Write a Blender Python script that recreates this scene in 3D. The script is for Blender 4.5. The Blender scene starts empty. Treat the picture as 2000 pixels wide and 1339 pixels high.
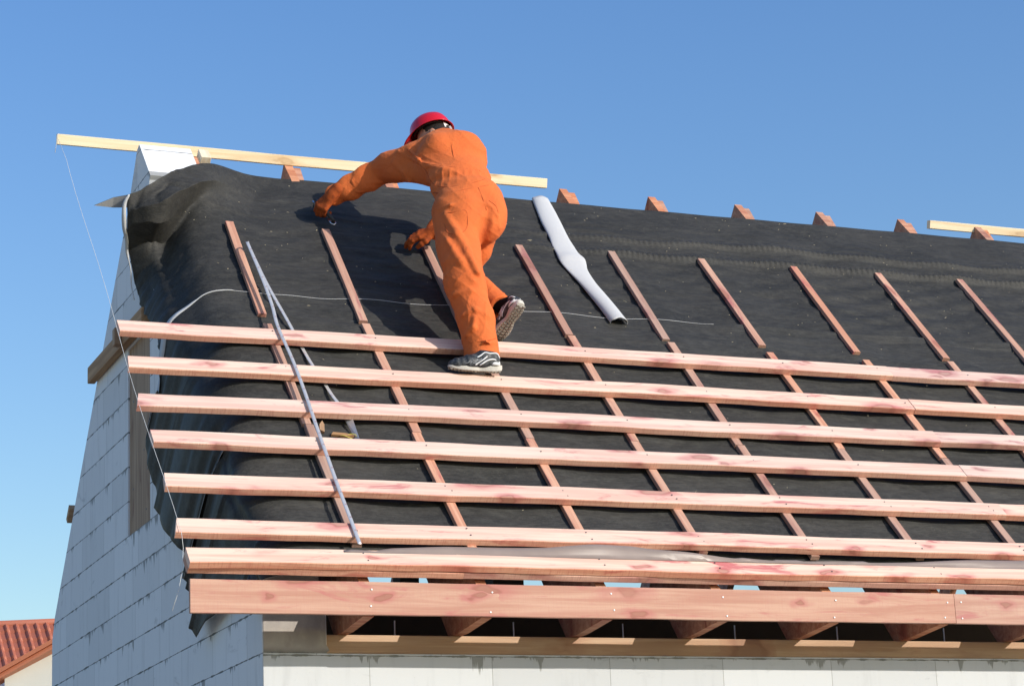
import bpy, bmesh, math, random
import numpy as np
from mathutils import Vector, Matrix
random.seed(7)
RNG = np.random.default_rng(11)
S = bpy.context.scene
C = S.collection

# ------------------------------------------------------------------ camera, sky, sun, exposure
cam_d = bpy.data.cameras.new("camera"); cam = bpy.data.objects.new("camera", cam_d); C.objects.link(cam)
cr = Vector((0.92571715, -0.37590833, -0.04172146)); cu = Vector((-0.05787951, -0.24981216, 0.96656306)); cf = Vector((0.37376158, 0.89234904, 0.25301279))
cam.matrix_world = Matrix(((cr.x, cu.x, -cf.x, -2.8954), (cr.y, cu.y, -cf.y, -9.9472), (cr.z, cu.z, -cf.z, -1.3110), (0, 0, 0, 1)))
cam_d.sensor_width = 36; cam_d.lens = 36 * 4501.48 / 2000; cam_d.clip_end = 2000; cam_d.clip_start = 0.1
S.camera = cam
SUN = Vector((0.78, -1.0, 0.555)).normalized()
EL = math.asin(SUN.z); AZ = math.atan2(SUN.x, SUN.y)
w = bpy.data.worlds.new("World"); S.world = w; w.use_nodes = True
sky = w.node_tree.nodes.new("ShaderNodeTexSky"); sky.sky_type = 'NISHITA'; sky.sun_disc = False
sky.sun_elevation = EL; sky.sun_rotation = AZ; sky.altitude = 100
sky.air_density = 1.46; sky.dust_density = 1.05; sky.ozone_density = 3.75
bg = w.node_tree.nodes["Background"]; bg.inputs[1].default_value = 0.148
hs = w.node_tree.nodes.new('ShaderNodeHueSaturation'); hs.inputs['Saturation'].default_value = 1.24; hs.inputs['Hue'].default_value = 0.515
w.node_tree.links.new(sky.outputs[0], hs.inputs['Color']); w.node_tree.links.new(hs.outputs[0], bg.inputs[0])
sd = bpy.data.lights.new("sun", 'SUN'); sun = bpy.data.objects.new("sun", sd); C.objects.link(sun)
sd.energy = 3.6; sd.angle = math.radians(0.5); sd.color = (1.0, 0.945, 0.87)
sun.rotation_euler = (-SUN).to_track_quat('-Z', 'Y').to_euler()
S.view_settings.view_transform = 'Standard'; S.view_settings.look = 'None'
S.view_settings.exposure = 0.3; S.view_settings.gamma = 1.0

# ------------------------------------------------------------------ roof frame
ALPHA = 0.79643318
O = Vector((0, 0, 0.7046)); UP = Vector((0, math.cos(ALPHA), math.sin(ALPHA))); NN = Vector((0, -math.sin(ALPHA), math.cos(ALPHA)))
def R(x, s, h): return O + Vector((x, 0, 0)) + UP * s + NN * h
def basis(origin, ex, ey, ez):
    return Matrix(((ex.x, ey.x, ez.x, origin.x), (ex.y, ey.y, ez.y, origin.y), (ex.z, ey.z, ez.z, origin.z), (0, 0, 0, 1)))
EX = Vector((1, 0, 0)); EY = Vector((0, 1, 0)); EZ = Vector((0, 0, 1))

# ------------------------------------------------------------------ object helpers
def tag(o, label=None, cat=None, group=None, kind=None):
    if label: o["label"] = label
    if cat: o["category"] = cat
    if group: o["group"] = group
    if kind: o["kind"] = kind
    return o
def empty(name, loc=(0, 0, 0), mw=None):
    o = bpy.data.objects.new(name, None); C.objects.link(o); o.empty_display_size = 0.1
    if mw is not None: o.matrix_world = mw
    else: o.location = loc
    return o
def link_mesh(name, verts, faces, mats, parent=None, mw=None, smooth=False, fm=None):
    me = bpy.data.meshes.new(name)
    me.from_pydata([tuple(v) for v in verts], [], [tuple(f) for f in faces])
    for m in (mats if isinstance(mats, (list, tuple)) else [mats]): me.materials.append(m)
    if fm is not None: me.polygons.foreach_set("material_index", fm)
    if smooth: me.polygons.foreach_set("use_smooth", [True] * len(me.polygons))
    me.update()
    o = bpy.data.objects.new(name, me); C.objects.link(o)
    if parent: o.parent = parent
    if mw is not None: o.matrix_local = mw
    return o
def fix_normals(o):
    bm = bmesh.new(); bm.from_mesh(o.data); bmesh.ops.recalc_face_normals(bm, faces=bm.faces); bm.to_mesh(o.data); bm.free()
def copy_tree(o, parent=None):
    c = o.copy(); C.objects.link(c); c.parent = parent
    for ch in o.children: copy_tree(ch, c)
    return c
class M:
    def __init__(s): s.v = []; s.f = []
    def add(s, vs, fs):
        n = len(s.v); s.v += [tuple(v) for v in vs]; s.f += [tuple(i + n for i in f) for f in fs]; return s
    def box(s, a, b):
        x0, y0, z0 = a; x1, y1, z1 = b
        return s.add([(x0, y0, z0), (x1, y0, z0), (x1, y1, z0), (x0, y1, z0), (x0, y0, z1), (x1, y0, z1), (x1, y1, z1), (x0, y1, z1)],
                     [(0, 3, 2, 1), (4, 5, 6, 7), (0, 1, 5, 4), (1, 2, 6, 5), (2, 3, 7, 6), (3, 0, 4, 7)])
    def prism(s, poly, ax, d0, d1):          # poly of 2D points, extruded along axis ax (0,1,2)
        def P(q, d):
            if ax == 0: return (d, q[0], q[1])
            if ax == 1: return (q[0], d, q[1])
            return (q[0], q[1], d)
        n = len(poly)
        return s.add([P(q, d0) for q in poly] + [P(q, d1) for q in poly],
                     [tuple(range(n - 1, -1, -1)), tuple(range(n, 2 * n))] + [(i, (i + 1) % n, n + (i + 1) % n, n + i) for i in range(n)])
    def tube(s, pts, r, n=8):
        pts = [Vector(p) for p in pts]; vs = []; rs = r if isinstance(r, (list, tuple)) else [r] * len(pts)
        for i, p in enumerate(pts):
            t = (pts[min(i + 1, len(pts) - 1)] - pts[max(i - 1, 0)]).normalized()
            a = t.orthogonal().normalized() if i == 0 else (a - t * a.dot(t)).normalized()
            b = t.cross(a)
            vs += [p + (a * math.cos(k * 2 * math.pi / n) + b * math.sin(k * 2 * math.pi / n)) * rs[i] for k in range(n)]
        fs = [(i * n + k, i * n + (k + 1) % n, (i + 1) * n + (k + 1) % n, (i + 1) * n + k) for i in range(len(pts) - 1) for k in range(n)]
        fs += [tuple(range(n - 1, -1, -1)), tuple(range((len(pts) - 1) * n, len(pts) * n))]
        return s.add(vs, fs)
    def build(s, name, mats, parent=None, mw=None, smooth=False, recalc=True):
        o = link_mesh(name, s.v, s.f, mats, parent, mw, smooth)
        if recalc: fix_normals(o)
        return o
def bevel(o, wd=0.004, seg=2):
    m = o.modifiers.new("bevel", 'BEVEL'); m.width = wd; m.segments = seg; m.limit_method = 'ANGLE'; m.angle_limit = math.radians(40); return o

# ------------------------------------------------------------------ node helpers
class NT:
    def __init__(s, name, rough=0.7, spec=0.3):
        s.m = bpy.data.materials.new(name); s.m.use_nodes = True; s.t = s.m.node_tree
        s.b = s.t.nodes["Principled BSDF"]; s.b.inputs["Roughness"].default_value = rough; s.b.inputs["Specular IOR Level"].default_value = spec
        s.tc = s.t.nodes.new("ShaderNodeTexCoord"); s.oi = None
    def n(s, k, **kw):
        nd = s.t.nodes.new(k)
        for a, v in kw.items(): setattr(nd, a, v)
        return nd
    def l(s, a, b): s.t.links.new(a, b)
    def val(s, sock, v):
        if hasattr(v, "node"): s.l(v, sock)
        else: sock.default_value = v
    def math(s, op, a, b=0.0, c=0.0, clamp=False):
        nd = s.n("ShaderNodeMath", operation=op, use_clamp=clamp); s.val(nd.inputs[0], a); s.val(nd.inputs[1], b); s.val(nd.inputs[2], c); return nd.outputs[0]
    def obj(s): return s.tc.outputs["Object"]
    def gen_random(s):
        if s.oi is None: s.oi = s.n("ShaderNodeObjectInfo")
        return s.oi.outputs["Random"]
    def mapped(s, scale, offset_random=True, vec=None, loc=(0, 0, 0)):
        mp = s.n("ShaderNodeMapping"); s.l(vec or s.obj(), mp.inputs[0]); mp.inputs["Scale"].default_value = scale; mp.inputs["Location"].default_value = loc
        if not offset_random: return mp.outputs[0]
        va = s.n("ShaderNodeVectorMath", operation='ADD'); s.l(mp.outputs[0], va.inputs[0])
        cb = s.n("ShaderNodeCombineXYZ"); r = s.math('MULTIPLY', s.gen_random(), 37.0); s.l(r, cb.inputs[0]); s.l(s.math('MULTIPLY', s.gen_random(), 91.0), cb.inputs[1]); s.l(s.math('MULTIPLY', s.gen_random(), 53.0), cb.inputs[2])
        s.l(cb.outputs[0], va.inputs[1]); return va.outputs[0]
    def noise(s, vec, scale, detail=4, rough=0.55, dist=0.0):
        nd = s.n("ShaderNodeTexNoise"); s.l(vec, nd.inputs["Vector"]); nd.inputs["Scale"].default_value = scale; nd.inputs["Detail"].default_value = detail
        nd.inputs["Roughness"].default_value = rough; nd.inputs["Distortion"].default_value = dist; return nd.outputs[0]
    def ramp(s, f, stops):
        nd = s.n("ShaderNodeValToRGB"); s.l(f, nd.inputs[0]); e = nd.color_ramp.elements
        while len(e) < len(stops): e.new(0.5)
        for i, (p, c) in enumerate(stops):
            e[i].position = p; e[i].color = (c if isinstance(c, (list, tuple)) else (c, c, c)) + ((1,) if not isinstance(c, (list, tuple)) or len(c) == 3 else ())
        return nd.outputs[0]
    def step(s, f, a, b):
        nd = s.n("ShaderNodeMapRange", interpolation_type='SMOOTHSTEP'); s.l(f, nd.inputs[0]); nd.inputs[1].default_value = a; nd.inputs[2].default_value = b; return nd.outputs[0]
    def mix(s, f, a, b, mode='MIX'):
        nd = s.n("ShaderNodeMix", data_type='RGBA', blend_type=mode)
        s.val(nd.inputs[0], f)
        for i, v in ((6, a), (7, b)):
            if hasattr(v, "node"): s.l(v, nd.inputs[i])
            else: nd.inputs[i].default_value = tuple(v) + (1,) if len(v) == 3 else v
        return nd.outputs[2]
    def color(s, c):
        if hasattr(c, "node"): s.l(c, s.b.inputs["Base Color"])
        else: s.b.inputs["Base Color"].default_value = tuple(c) + (1,)
    def bump(s, h, strength=0.3, dist=0.01):
        nd = s.n("ShaderNodeBump"); nd.inputs["Strength"].default_value = strength; nd.inputs["Distance"].default_value = dist
        s.l(h, nd.inputs["Height"]); s.l(nd.outputs[0], s.b.inputs["Normal"]); return nd
    def sep(s, vec=None):
        nd = s.n("ShaderNodeSeparateXYZ"); s.l(vec or s.obj(), nd.inputs[0]); return nd.outputs

def wood(name, light, dark, stain, stain_amt=0.6, knot=(0.2, 0.07, 0.04), rough=0.75, knots=True, tone=0.12, saw=0.0):
    t = NT(name, rough, 0.2)
    g = t.noise(t.mapped((1.1, 26, 26)), 1.0, 5, 0.6, 0.6)
    g2 = t.noise(t.mapped((3.0, 110, 110)), 1.0, 3, 0.6)
    col = t.mix(t.step(g, 0.36, 0.62), light, dark)
    col = t.mix(t.math('MULTIPLY', t.step(g2, 0.45, 0.75), 0.35), col, dark)
    st = t.noise(t.mapped((2.2, 11, 11)), 1.0, 6, 0.68, 1.1)
    col = t.mix(t.math('MULTIPLY', t.step(st, 0.54, 0.70), stain_amt), col, stain)
    if saw:
        sw = t.noise(t.mapped((150, 10, 14)), 1.0, 3, 0.7); col = t.mix(t.math('MULTIPLY', t.step(sw, .45, .75), saw), col, stain)
    if knots:
        warp = t.noise(t.mapped((7, 14, 14)), 1.0, 2)
        vec = t.mapped((2.3, 7.0, 7.0))
        vm = t.n("ShaderNodeVectorMath", operation='MULTIPLY_ADD'); cbx = t.n("ShaderNodeCombineXYZ")
        for i in range(3): t.l(t.math('MULTIPLY', warp, 0.5), cbx.inputs[i])
        va = t.n("ShaderNodeVectorMath", operation='ADD'); t.l(vec, va.inputs[0]); t.l(cbx.outputs[0], va.inputs[1])
        vo = t.n("ShaderNodeTexVoronoi", voronoi_dimensions='2D'); t.l(va.outputs[0], vo.inputs["Vector"]); vo.inputs["Scale"].default_value = 1.0; vo.inputs["Randomness"].default_value = 1.0
        cs = t.sep(vo.outputs["Color"]); sel = cs[0]
        d = t.math('MULTIPLY', vo.outputs["Distance"], t.math('ADD', 0.65, t.math('MULTIPLY', cs[1], 1.3)))
        on = t.step(sel, 0.42, 0.5)
        halo = t.math('MULTIPLY', t.math('SUBTRACT', 1.0, t.step(d, 0.09, 0.34)), on)
        core = t.math('MULTIPLY', t.math('SUBTRACT', 1.0, t.step(d, 0.07, 0.11)), on)
        ring = t.math('MULTIPLY', t.math('MULTIPLY', t.math('SUBTRACT', 1.0, t.step(d, 0.10, 0.15)), t.step(d, 0.06, 0.10)), on)
        col = t.mix(t.math('MULTIPLY', halo, 0.7), col, stain)
        col = t.mix(t.math('MULTIPLY', core, 0.75), col, [0.55 * a + 0.45 * b for a, b in zip(dark, knot)])
        col = t.mix(t.math('MULTIPLY', ring, 0.35), col, knot)
    hv = t.n("ShaderNodeHueSaturation"); t.l(col, hv.inputs["Color"])
    t.l(t.math('ADD', 1.0 - tone / 2, t.math('MULTIPLY', t.gen_random(), tone)), hv.inputs["Value"])
    t.l(t.math('ADD', 0.85, t.math('MULTIPLY', t.gen_random(), 0.3)), hv.inputs["Saturation"])
    t.color(hv.outputs[0])
    t.bump(t.math('ADD', g, g2), 0.25, 0.004)
    return t.m
W_BATTEN = wood("batten_wood", (0.77, 0.575, 0.465), (0.67, 0.43, 0.345), (0.49, 0.155, 0.16), 0.9, tone=0.2)
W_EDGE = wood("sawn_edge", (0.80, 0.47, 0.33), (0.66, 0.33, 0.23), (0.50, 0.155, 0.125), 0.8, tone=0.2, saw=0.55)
W_STRIP = wood("strip_wood", (0.54, 0.33, 0.24), (0.43, 0.23, 0.165), (0.36, 0.13, 0.125), 0.9, tone=0.45)
W_FASCIA = wood("fascia_wood", (0.57, 0.35, 0.255), (0.475, 0.25, 0.18), (0.47, 0.17, 0.15), 0.85, tone=0.1, saw=0.2)
W_RAFTER = wood("rafter_wood", (0.54, 0.29, 0.19), (0.42, 0.19, 0.12), (0.34, 0.11, 0.08), 0.7, tone=0.3)
W_PALE = wood("pale_wood", (0.82, 0.71, 0.51), (0.74, 0.58, 0.38), (0.64, 0.46, 0.28), 0.35, knot=(0.35, 0.2, 0.1), tone=0.15)
W_GREY = wood("weathered_wood", (0.46, 0.30, 0.18), (0.33, 0.20, 0.115), (0.26, 0.15, 0.085), 0.5, tone=0.15)
W_PLATE = wood("plate_wood", (0.60, 0.40, 0.24), (0.50, 0.30, 0.17), (0.44, 0.22, 0.12), 0.4, tone=0.1)

def simple(name, col, rough=0.5, spec=0.5, metal=0.0, var=0.0, vs=40, bump=0.0):
    t = NT(name, rough, spec); t.b.inputs["Metallic"].default_value = metal
    nz = t.noise(t.obj(), vs, 5, 0.6)
    if var: t.color(t.mix(nz, [c * (1 - var) for c in col], [min(1, c * (1 + var)) for c in col]))
    else: t.color(col)
    if bump: t.bump(nz, bump, 0.003)
    return t.m

def block_wall(name, ax, base, mortar, course=0.1985, zoff=0.0, length=0.6, stain=0.5, drip=1.0):
    """masonry of aerated concrete blocks; ax = object axis running along the wall"""
    t = NT(name, 0.9, 0.15)
    o = t.sep(); u = o[ax]; z = o[2]
    zz = t.math('DIVIDE', t.math('SUBTRACT', z, zoff), course)
    row = t.math('FLOOR', zz); fz = t.math('SUBTRACT', zz, row)          # 0 bottom .. 1 top of the block
    wn = t.n("ShaderNodeTexWhiteNoise", noise_dimensions='1D'); t.l(row, wn.inputs["W"])
    uu = t.math('ADD', t.math('DIVIDE', u, length), wn.outputs["Value"])
    col_i = t.math('FLOOR', uu); fu = t.math('SUBTRACT', uu, col_i)
    wob = t.noise(t.mapped((9, 9, 9), False), 1.0, 4, 0.6)
    dz = t.math('MULTIPLY', t.math('MINIMUM', fz, t.math('SUBTRACT', 1.0, fz)), course)
    du = t.math('MULTIPLY', t.math('MINIMUM', fu, t.math('SUBTRACT', 1.0, fu)), length)
    jw = t.math('ADD', 0.0006, t.math('MULTIPLY', t.step(wob, 0.42, 0.7), 0.005))
    jz = t.math('SUBTRACT', 1.0, t.math('DIVIDE', t.math('SUBTRACT', dz, jw), 0.0018), clamp=True)
    jv = t.math('MULTIPLY', t.math('SUBTRACT', 1.0, t.math('DIVIDE', t.math('SUBTRACT', du, 0.0006), 0.0016), clamp=True), 0.75)
    # mortar squeezed out and dribbling down below each bed joint
    cb = t.n("ShaderNodeCombineXYZ"); t.l(t.math('MULTIPLY', u, 21.0), cb.inputs[0]); t.l(t.math('MULTIPLY', row, 7.31), cb.inputs[1])
    n1 = t.noise(cb.outputs[0], 1.0, 5, 0.72)
    cb2 = t.n("ShaderNodeCombineXYZ"); t.l(t.math('MULTIPLY', u, 3.2), cb2.inputs[0]); t.l(t.math('MULTIPLY', row, 3.17), cb2.inputs[1])
    n2 = t.step(t.noise(cb2.outputs[0], 1.0, 3, 0.6), 0.47, 0.64)
    ln = t.math('MULTIPLY', t.math('MULTIPLY', t.step(n1, 0.43, 0.73), n2), 0.42 * drip)
    below = t.math('SUBTRACT', 1.0, fz)
    dr = t.step(t.math('SUBTRACT', ln, below), -0.01, 0.05)
    m = t.math('MAXIMUM', t.math('MAXIMUM', jz, jv), t.math('MULTIPLY', dr, 0.72))
    cbs = t.n("ShaderNodeCombineXYZ"); t.l(t.math('MULTIPLY', u, 14.0), cbs.inputs[0]); t.l(t.math('MULTIPLY', z, 2.0), cbs.inputs[1])
    streak = t.noise(cbs.outputs[0], 1.0, 4, 0.6)
    blk = t.n("ShaderNodeTexWhiteNoise", noise_dimensions='2D'); cbb = t.n("ShaderNodeCombineXYZ"); t.l(row, cbb.inputs[0]); t.l(col_i, cbb.inputs[1]); t.l(cbb.outputs[0], blk.inputs["Vector"])
    fine = t.noise(t.mapped((55, 55, 55), False), 1.0, 5, 0.7)
    c = t.mix(t.math('MULTIPLY', blk.outputs["Value"], 0.55), base, [x * 0.78 for x in base])
    smn = t.noise(t.mapped((3.2, 3.2, 7), False), 1.0, 7, 0.72, 0.5)
    c = t.mix(t.math('MULTIPLY', t.step(smn, .60, .74), .55 * stain / .5), c, [x * 0.52 for x in base])
    c = t.mix(t.math('MULTIPLY', t.step(streak, 0.5, 0.78), stain * 0.6), c, [x * 0.55 for x in base])
    c = t.mix(t.math('MULTIPLY', t.step(fine, 0.62, 0.76), 0.5), c, [x * 0.5 for x in base])
    c = t.mix(m, c, mortar)
    t.color(c)
    t.bump(t.math('ADD', t.math('MULTIPLY', m, -0.6), t.math('MULTIPLY', fine, 0.25)), 0.4, 0.006)
    return t.m
GABLE_MAT = block_wall("gable_block", 1, (0.78, 0.785, 0.79), (0.17, 0.175, 0.165), zoff=0.003, drip=1.2)
FRONT_MAT = block_wall("front_block", 0, (0.60, 0.615, 0.615), (0.22, 0.22, 0.19), zoff=-0.006, stain=0.4, drip=1.5)
cm = NT("raw_concrete", 0.9, 0.15)
cz = cm.sep()[2]
cn = cm.noise(cm.mapped((7, 7, 4), False), 1.0, 6, 0.65)
low = cm.math('SUBTRACT', 1.0, cm.step(cm.math('ADD', cz, cm.math('MULTIPLY', cn, 0.09)), 0.035, 0.085))
cm.color(cm.mix(low, cm.mix(cm.step(cn, 0.35, 0.7), (0.46, 0.42, 0.37), (0.33, 0.30, 0.27)), (0.16, 0.155, 0.135)))
cm.bump(cn, 0.4, 0.01)
CONC_MAT = cm.m

def membrane_mat(k=1.0):
    t = NT("black_membrane", 0.6, 0.16)
    a = t.noise(t.mapped((2.0, 5.0, 5.0), False), 1.0, 5, 0.65)
    b = t.noise(t.mapped((60, 150, 150), False), 1.0, 4, 0.7)
    wv = t.noise(t.mapped((9, 240, 240), False), 1.0, 2, 0.5)
    sp = t.noise(t.mapped((120, 170, 170), False), 1.0, 2, 0.6)
    dust = t.noise(t.mapped((8, 12, 12), False), 1.0, 6, 0.7, 0.4)
    col = t.mix(t.step(a, .3, .7), (0.032, 0.032, 0.030), (0.056, 0.054, 0.049))
    col = t.mix(t.math('MULTIPLY', t.step(b, 0.42, 0.75), 0.6), col, (0.090, 0.087, 0.077))
    col = t.mix(t.math('MULTIPLY', t.step(wv, .46, .62), .5), col, (0.018, 0.018, 0.018))
    col = t.mix(t.math('MULTIPLY', t.step(sp, 0.68, 0.78), 0.5), col, (0.24, 0.225, 0.19))
    mo = t.noise(t.mapped((16, 30, 30), False), 1.0, 4, 0.65, 0.3)
    col = t.mix(t.math('MULTIPLY', t.step(mo, .4, .75), .30 * k), col, (0.11, 0.108, 0.098))
    col = t.mix(t.math('MULTIPLY', t.step(dust, 0.54, 0.78), 0.26), col, (0.15, 0.142, 0.12))
    col = t.mix(1 - k, col, (0.0, 0.0, 0.0)) if k < 1 else col
    t.color(col)
    t.bump(t.math('ADD', b, t.math('MULTIPLY', a, 0.8)), 0.25, 0.006)
    return t.m
MEMB = membrane_mat(0.92); MEMB_MID = membrane_mat(0.86); MEMB_NEW = membrane_mat(0.80)
PALE = simple("pale_fleece", (0.50, 0.505, 0.51), 0.85, 0.2, 0, 0.07, 60, 0.25)
STEEL = simple("zinc_steel", (0.62, 0.64, 0.66), 0.35, 0.5, 0.85, 0.08, 60)
NAILDARK = simple("nail_head", (0.10, 0.10, 0.11), 0.5, 0.5, 0.6)
NAILBRIGHT = simple("bright_nail", (0.85, 0.85, 0.84), 0.5, 0.5, 0.1)

# ------------------------------------------------------------------ ground
gm = NT("soil", 0.95, 0.1)
gm.color(gm.mix(gm.noise(gm.obj(), 0.35, 6, 0.65), (0.22, 0.19, 0.145), (0.30, 0.26, 0.21)))
GZ = -3.0
g = M(); g.add([(-900, -900, GZ), (900, -900, GZ), (900, 900, GZ), (-900, 900, GZ)], [(0, 1, 2, 3)])
tag(g.build("ground", gm.m), kind="structure")

# ------------------------------------------------------------------ the house under construction
XR = 8.4                       # right-hand end of what is built
house = empty("unfinished_house", (0, 0, GZ))
tag(house, "unfinished white block house with open roof and bare gable wall facing left", "house")
hm = Matrix.Translation((0, 0, -GZ))
def hR(s, h): p = R(0, s, h); return (p.y, p.z)
# gable wall with a boarded opening: built from convex pieces that share edges
T = 0.30
f0 = hR(-0.02, -0.10); 
def zf(y): return 0.7046 + math.tan(ALPHA) * y - 0.36 / math.cos(ALPHA)
def zr(y): return 3.235 - 1.014 * (y - 2.335) if y < 4.70 else 3.235 - 1.014 * (4.70 - 2.335)
D = 4.775
capy = 2.03
g = M()
oy0, oy1, oz0, oz1 = 2.118, 2.64, 0.995, 2.075
g.prism([(0.0, GZ), (oy0, GZ), (oy0, zf(oy0)), (0.0, zf(0.0))], 0, 0, T)
g.prism([(oy0, GZ), (oy1, GZ), (oy1, oz0), (oy0, oz0)], 0, 0, T)
g.prism([(oy0, oz1), (oy1, oz1), (oy1, zr(oy1)), (2.42, 3.205), (2.366, 3.222), (2.10, 2.948), (2.25, 2.74), (oy0, zf(oy0))], 0, 0, T)
g.prism([(oy1, GZ), (D, GZ), (D, 0.70), (4.70, zr(4.70)), (oy1, zr(oy1))], 0, 0, T)
gw = g.build("gable_wall", GABLE_MAT, house, hm, recalc=True)
# parapet stone showing over the membrane (part of the same wall, inclined towards the front)
# front wall, rear wall, corner column
fw = M(); fw.box((T, 0, GZ), (XR, 0.24, 0.003)); fw.box((0.002, -0.004, GZ), (T - .001, -0.001, 0.003)); fw.build("front_wall", FRONT_MAT, house, hm)
M().box((T, D - 0.24, GZ), (XR, D, 0.62)).build("rear_wall", FRONT_MAT, house, hm)
cc = M(); cc.prism([(0.004, 0.006), (T - 0.002, 0.006), (T + 0.012, 0.018), (T - 0.004, 0.045), (T - 0.004, 0.17), (T - 0.03, 0.2), (T - 0.035, 0.40), (0.004, 0.40)], 1, -0.004, -0.0005)
cc.build("corner_column", CONC_MAT, house, hm)
M().box((XR, 0.24, GZ), (XR + .24, D - .24, 0.5)).build("cross_wall", FRONT_MAT, house, hm)
M().box((T + .01, 0.25, -0.25), (XR - .01, D - 0.25, -0.12)).build("attic_floor", CONC_MAT, house, hm)
iw = M(); iw.box((T + .01, 2.95, -0.12), (XR - .01, 3.10, 0.66));  # added wall and posts, coloured dark, block sky so the eaves gap looks dark
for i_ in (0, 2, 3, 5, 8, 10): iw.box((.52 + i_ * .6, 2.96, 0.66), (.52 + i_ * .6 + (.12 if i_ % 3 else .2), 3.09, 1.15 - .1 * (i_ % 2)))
iw.build("sky_screen_wall", simple("dark_screen", (0.12, 0.085, 0.06), 0.9, 0.1, 0, .2, 8), house, hm)
# boarding in the opening
bo = M(); bo.box((-0.54, -.54, -0.012), (0.54, 0, 0.012))
brd = M().box((0, -0.262, -0.012), (1.09, 0.262, 0.012))
brd = brd.build("window_board", W_GREY, house, Matrix.Translation((0, 0, -GZ)) @ basis(Vector((0.022, (oy0 + oy1) / 2, oz0 + .002)), EZ, EY, -EX))
for yy, zz in ((2.25, 1.08), (2.22, 1.30), (2.30, 1.42), (2.56, 1.25), (2.55, 1.75)):
    M().tube([(0.012, yy, zz), (0.0085, yy, zz)], 0.006, 8).build("nail", NAILDARK, brd, (Matrix.Translation((0, 0, -GZ)) @ basis(Vector((0.022, (oy0 + oy1) / 2, oz0 + .002)), EZ, EY, -EX)).inverted() @ hm)

# plank nailed across the gable, and the end of another behind it
pk = M().box((0, -0.05, -0.022), (1.40, 0.05, 0.022)).build("plank", W_GREY, None, basis(Vector((-0.026, 2.12, 2.135)), EY, EZ, -EX))
tag(bevel(pk, .003), "grey weathered plank nailed across the gable wall above the boarded opening", "plank")
pk = M().box((0, -0.03, -0.02), (0.10, 0.03, 0.02)).build("timber_offcut", W_GREY, None, basis(Vector((-0.07, 2.62, 2.09)), Vector((0, 0.05, 1)).normalized(), Vector((0, 1, -0.05)).normalized(), Vector((-1, 0, 0))))
tag(bevel(pk, .003), "short grey wooden cleat fixed to the plank on the gable, behind the topmost batten", "offcut")
pk = M().box((0, -0.055, -0.02), (1.2, 0.055, 0.02)).build("board", W_GREY, None, basis(Vector((0.01, 4.36, 1.445)), EX, Vector((0, .715, -.70)), Vector((0, .70, .715))))
tag(pk, "brown board end poking out behind the rear edge of the gable wall", "board")

# ------------------------------------------------------------------ wall plate with anchor rods
wp = empty("wall_plate", (T + .002, 0.10, 0.052))
tag(wp, "long brown timber plate lying on top of the front wall under the eaves", "beam")
def loc_of(o): return Matrix.Translation(-o.location)
bevel(M().box((0, -0.045, -0.041), (XR - T - .05, 0.055, 0.0445)).build("beam", W_PLATE, wp), .004)
for x in (0.688, 1.287, 1.86, 2.47, 3.05, 3.68, 4.25, 4.85, 5.5):
    M().tube([(x - T, 0.075, 0.03), (x - T, 0.075, 0.13)], 0.004, 8).build("anchor_rod", STEEL, wp)
rp = M().box((0, -0.05, 0), (XR - T - .05, 0.05, 0.10)).build("wall_plate", W_PLATE, None, Matrix.Translation((T + .002, D - .12, 0.622)))
tag(rp, "dark timber plate on the rear wall seen through the eaves gap", "beam")

# ------------------------------------------------------------------ rafters: front and rear plies bolted at the ridge
CBX = [0.37, 0.93, 1.53, 2.125, 2.725, 3.34, 3.96, 4.56, 5.18, 5.78, 6.38, 6.98, 7.58]
RY, RZ = 2.597, 3.268          # apex
RH = -0.063
TA = math.tan(ALPHA); rear_sl = (RZ - 0.72) / (4.72 - RY)
rdrop = 0.15 / math.cos(ALPHA)
def front_z(y): return 0.7046 + TA * y + (-0.100 + 0.021 * max(0, min(1, y / 2.4))) / math.cos(ALPHA)
raf_names = ["nearest the gable, hidden behind the parapet stone", "its ridge end showing just left of the worker's outstretched arm", "passing behind the worker's outstretched arm", "its ridge end hidden behind the worker's waist",
  "its ridge end bare just right of the pale ridge board's end", "its ridge end second along right of the pale strip", "its ridge end third along right of the pale strip",
  "its ridge end fourth along right of the pale strip", "its ridge end just left of the second ridge board", "its ridge end standing in front of the second ridge board"]
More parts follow.
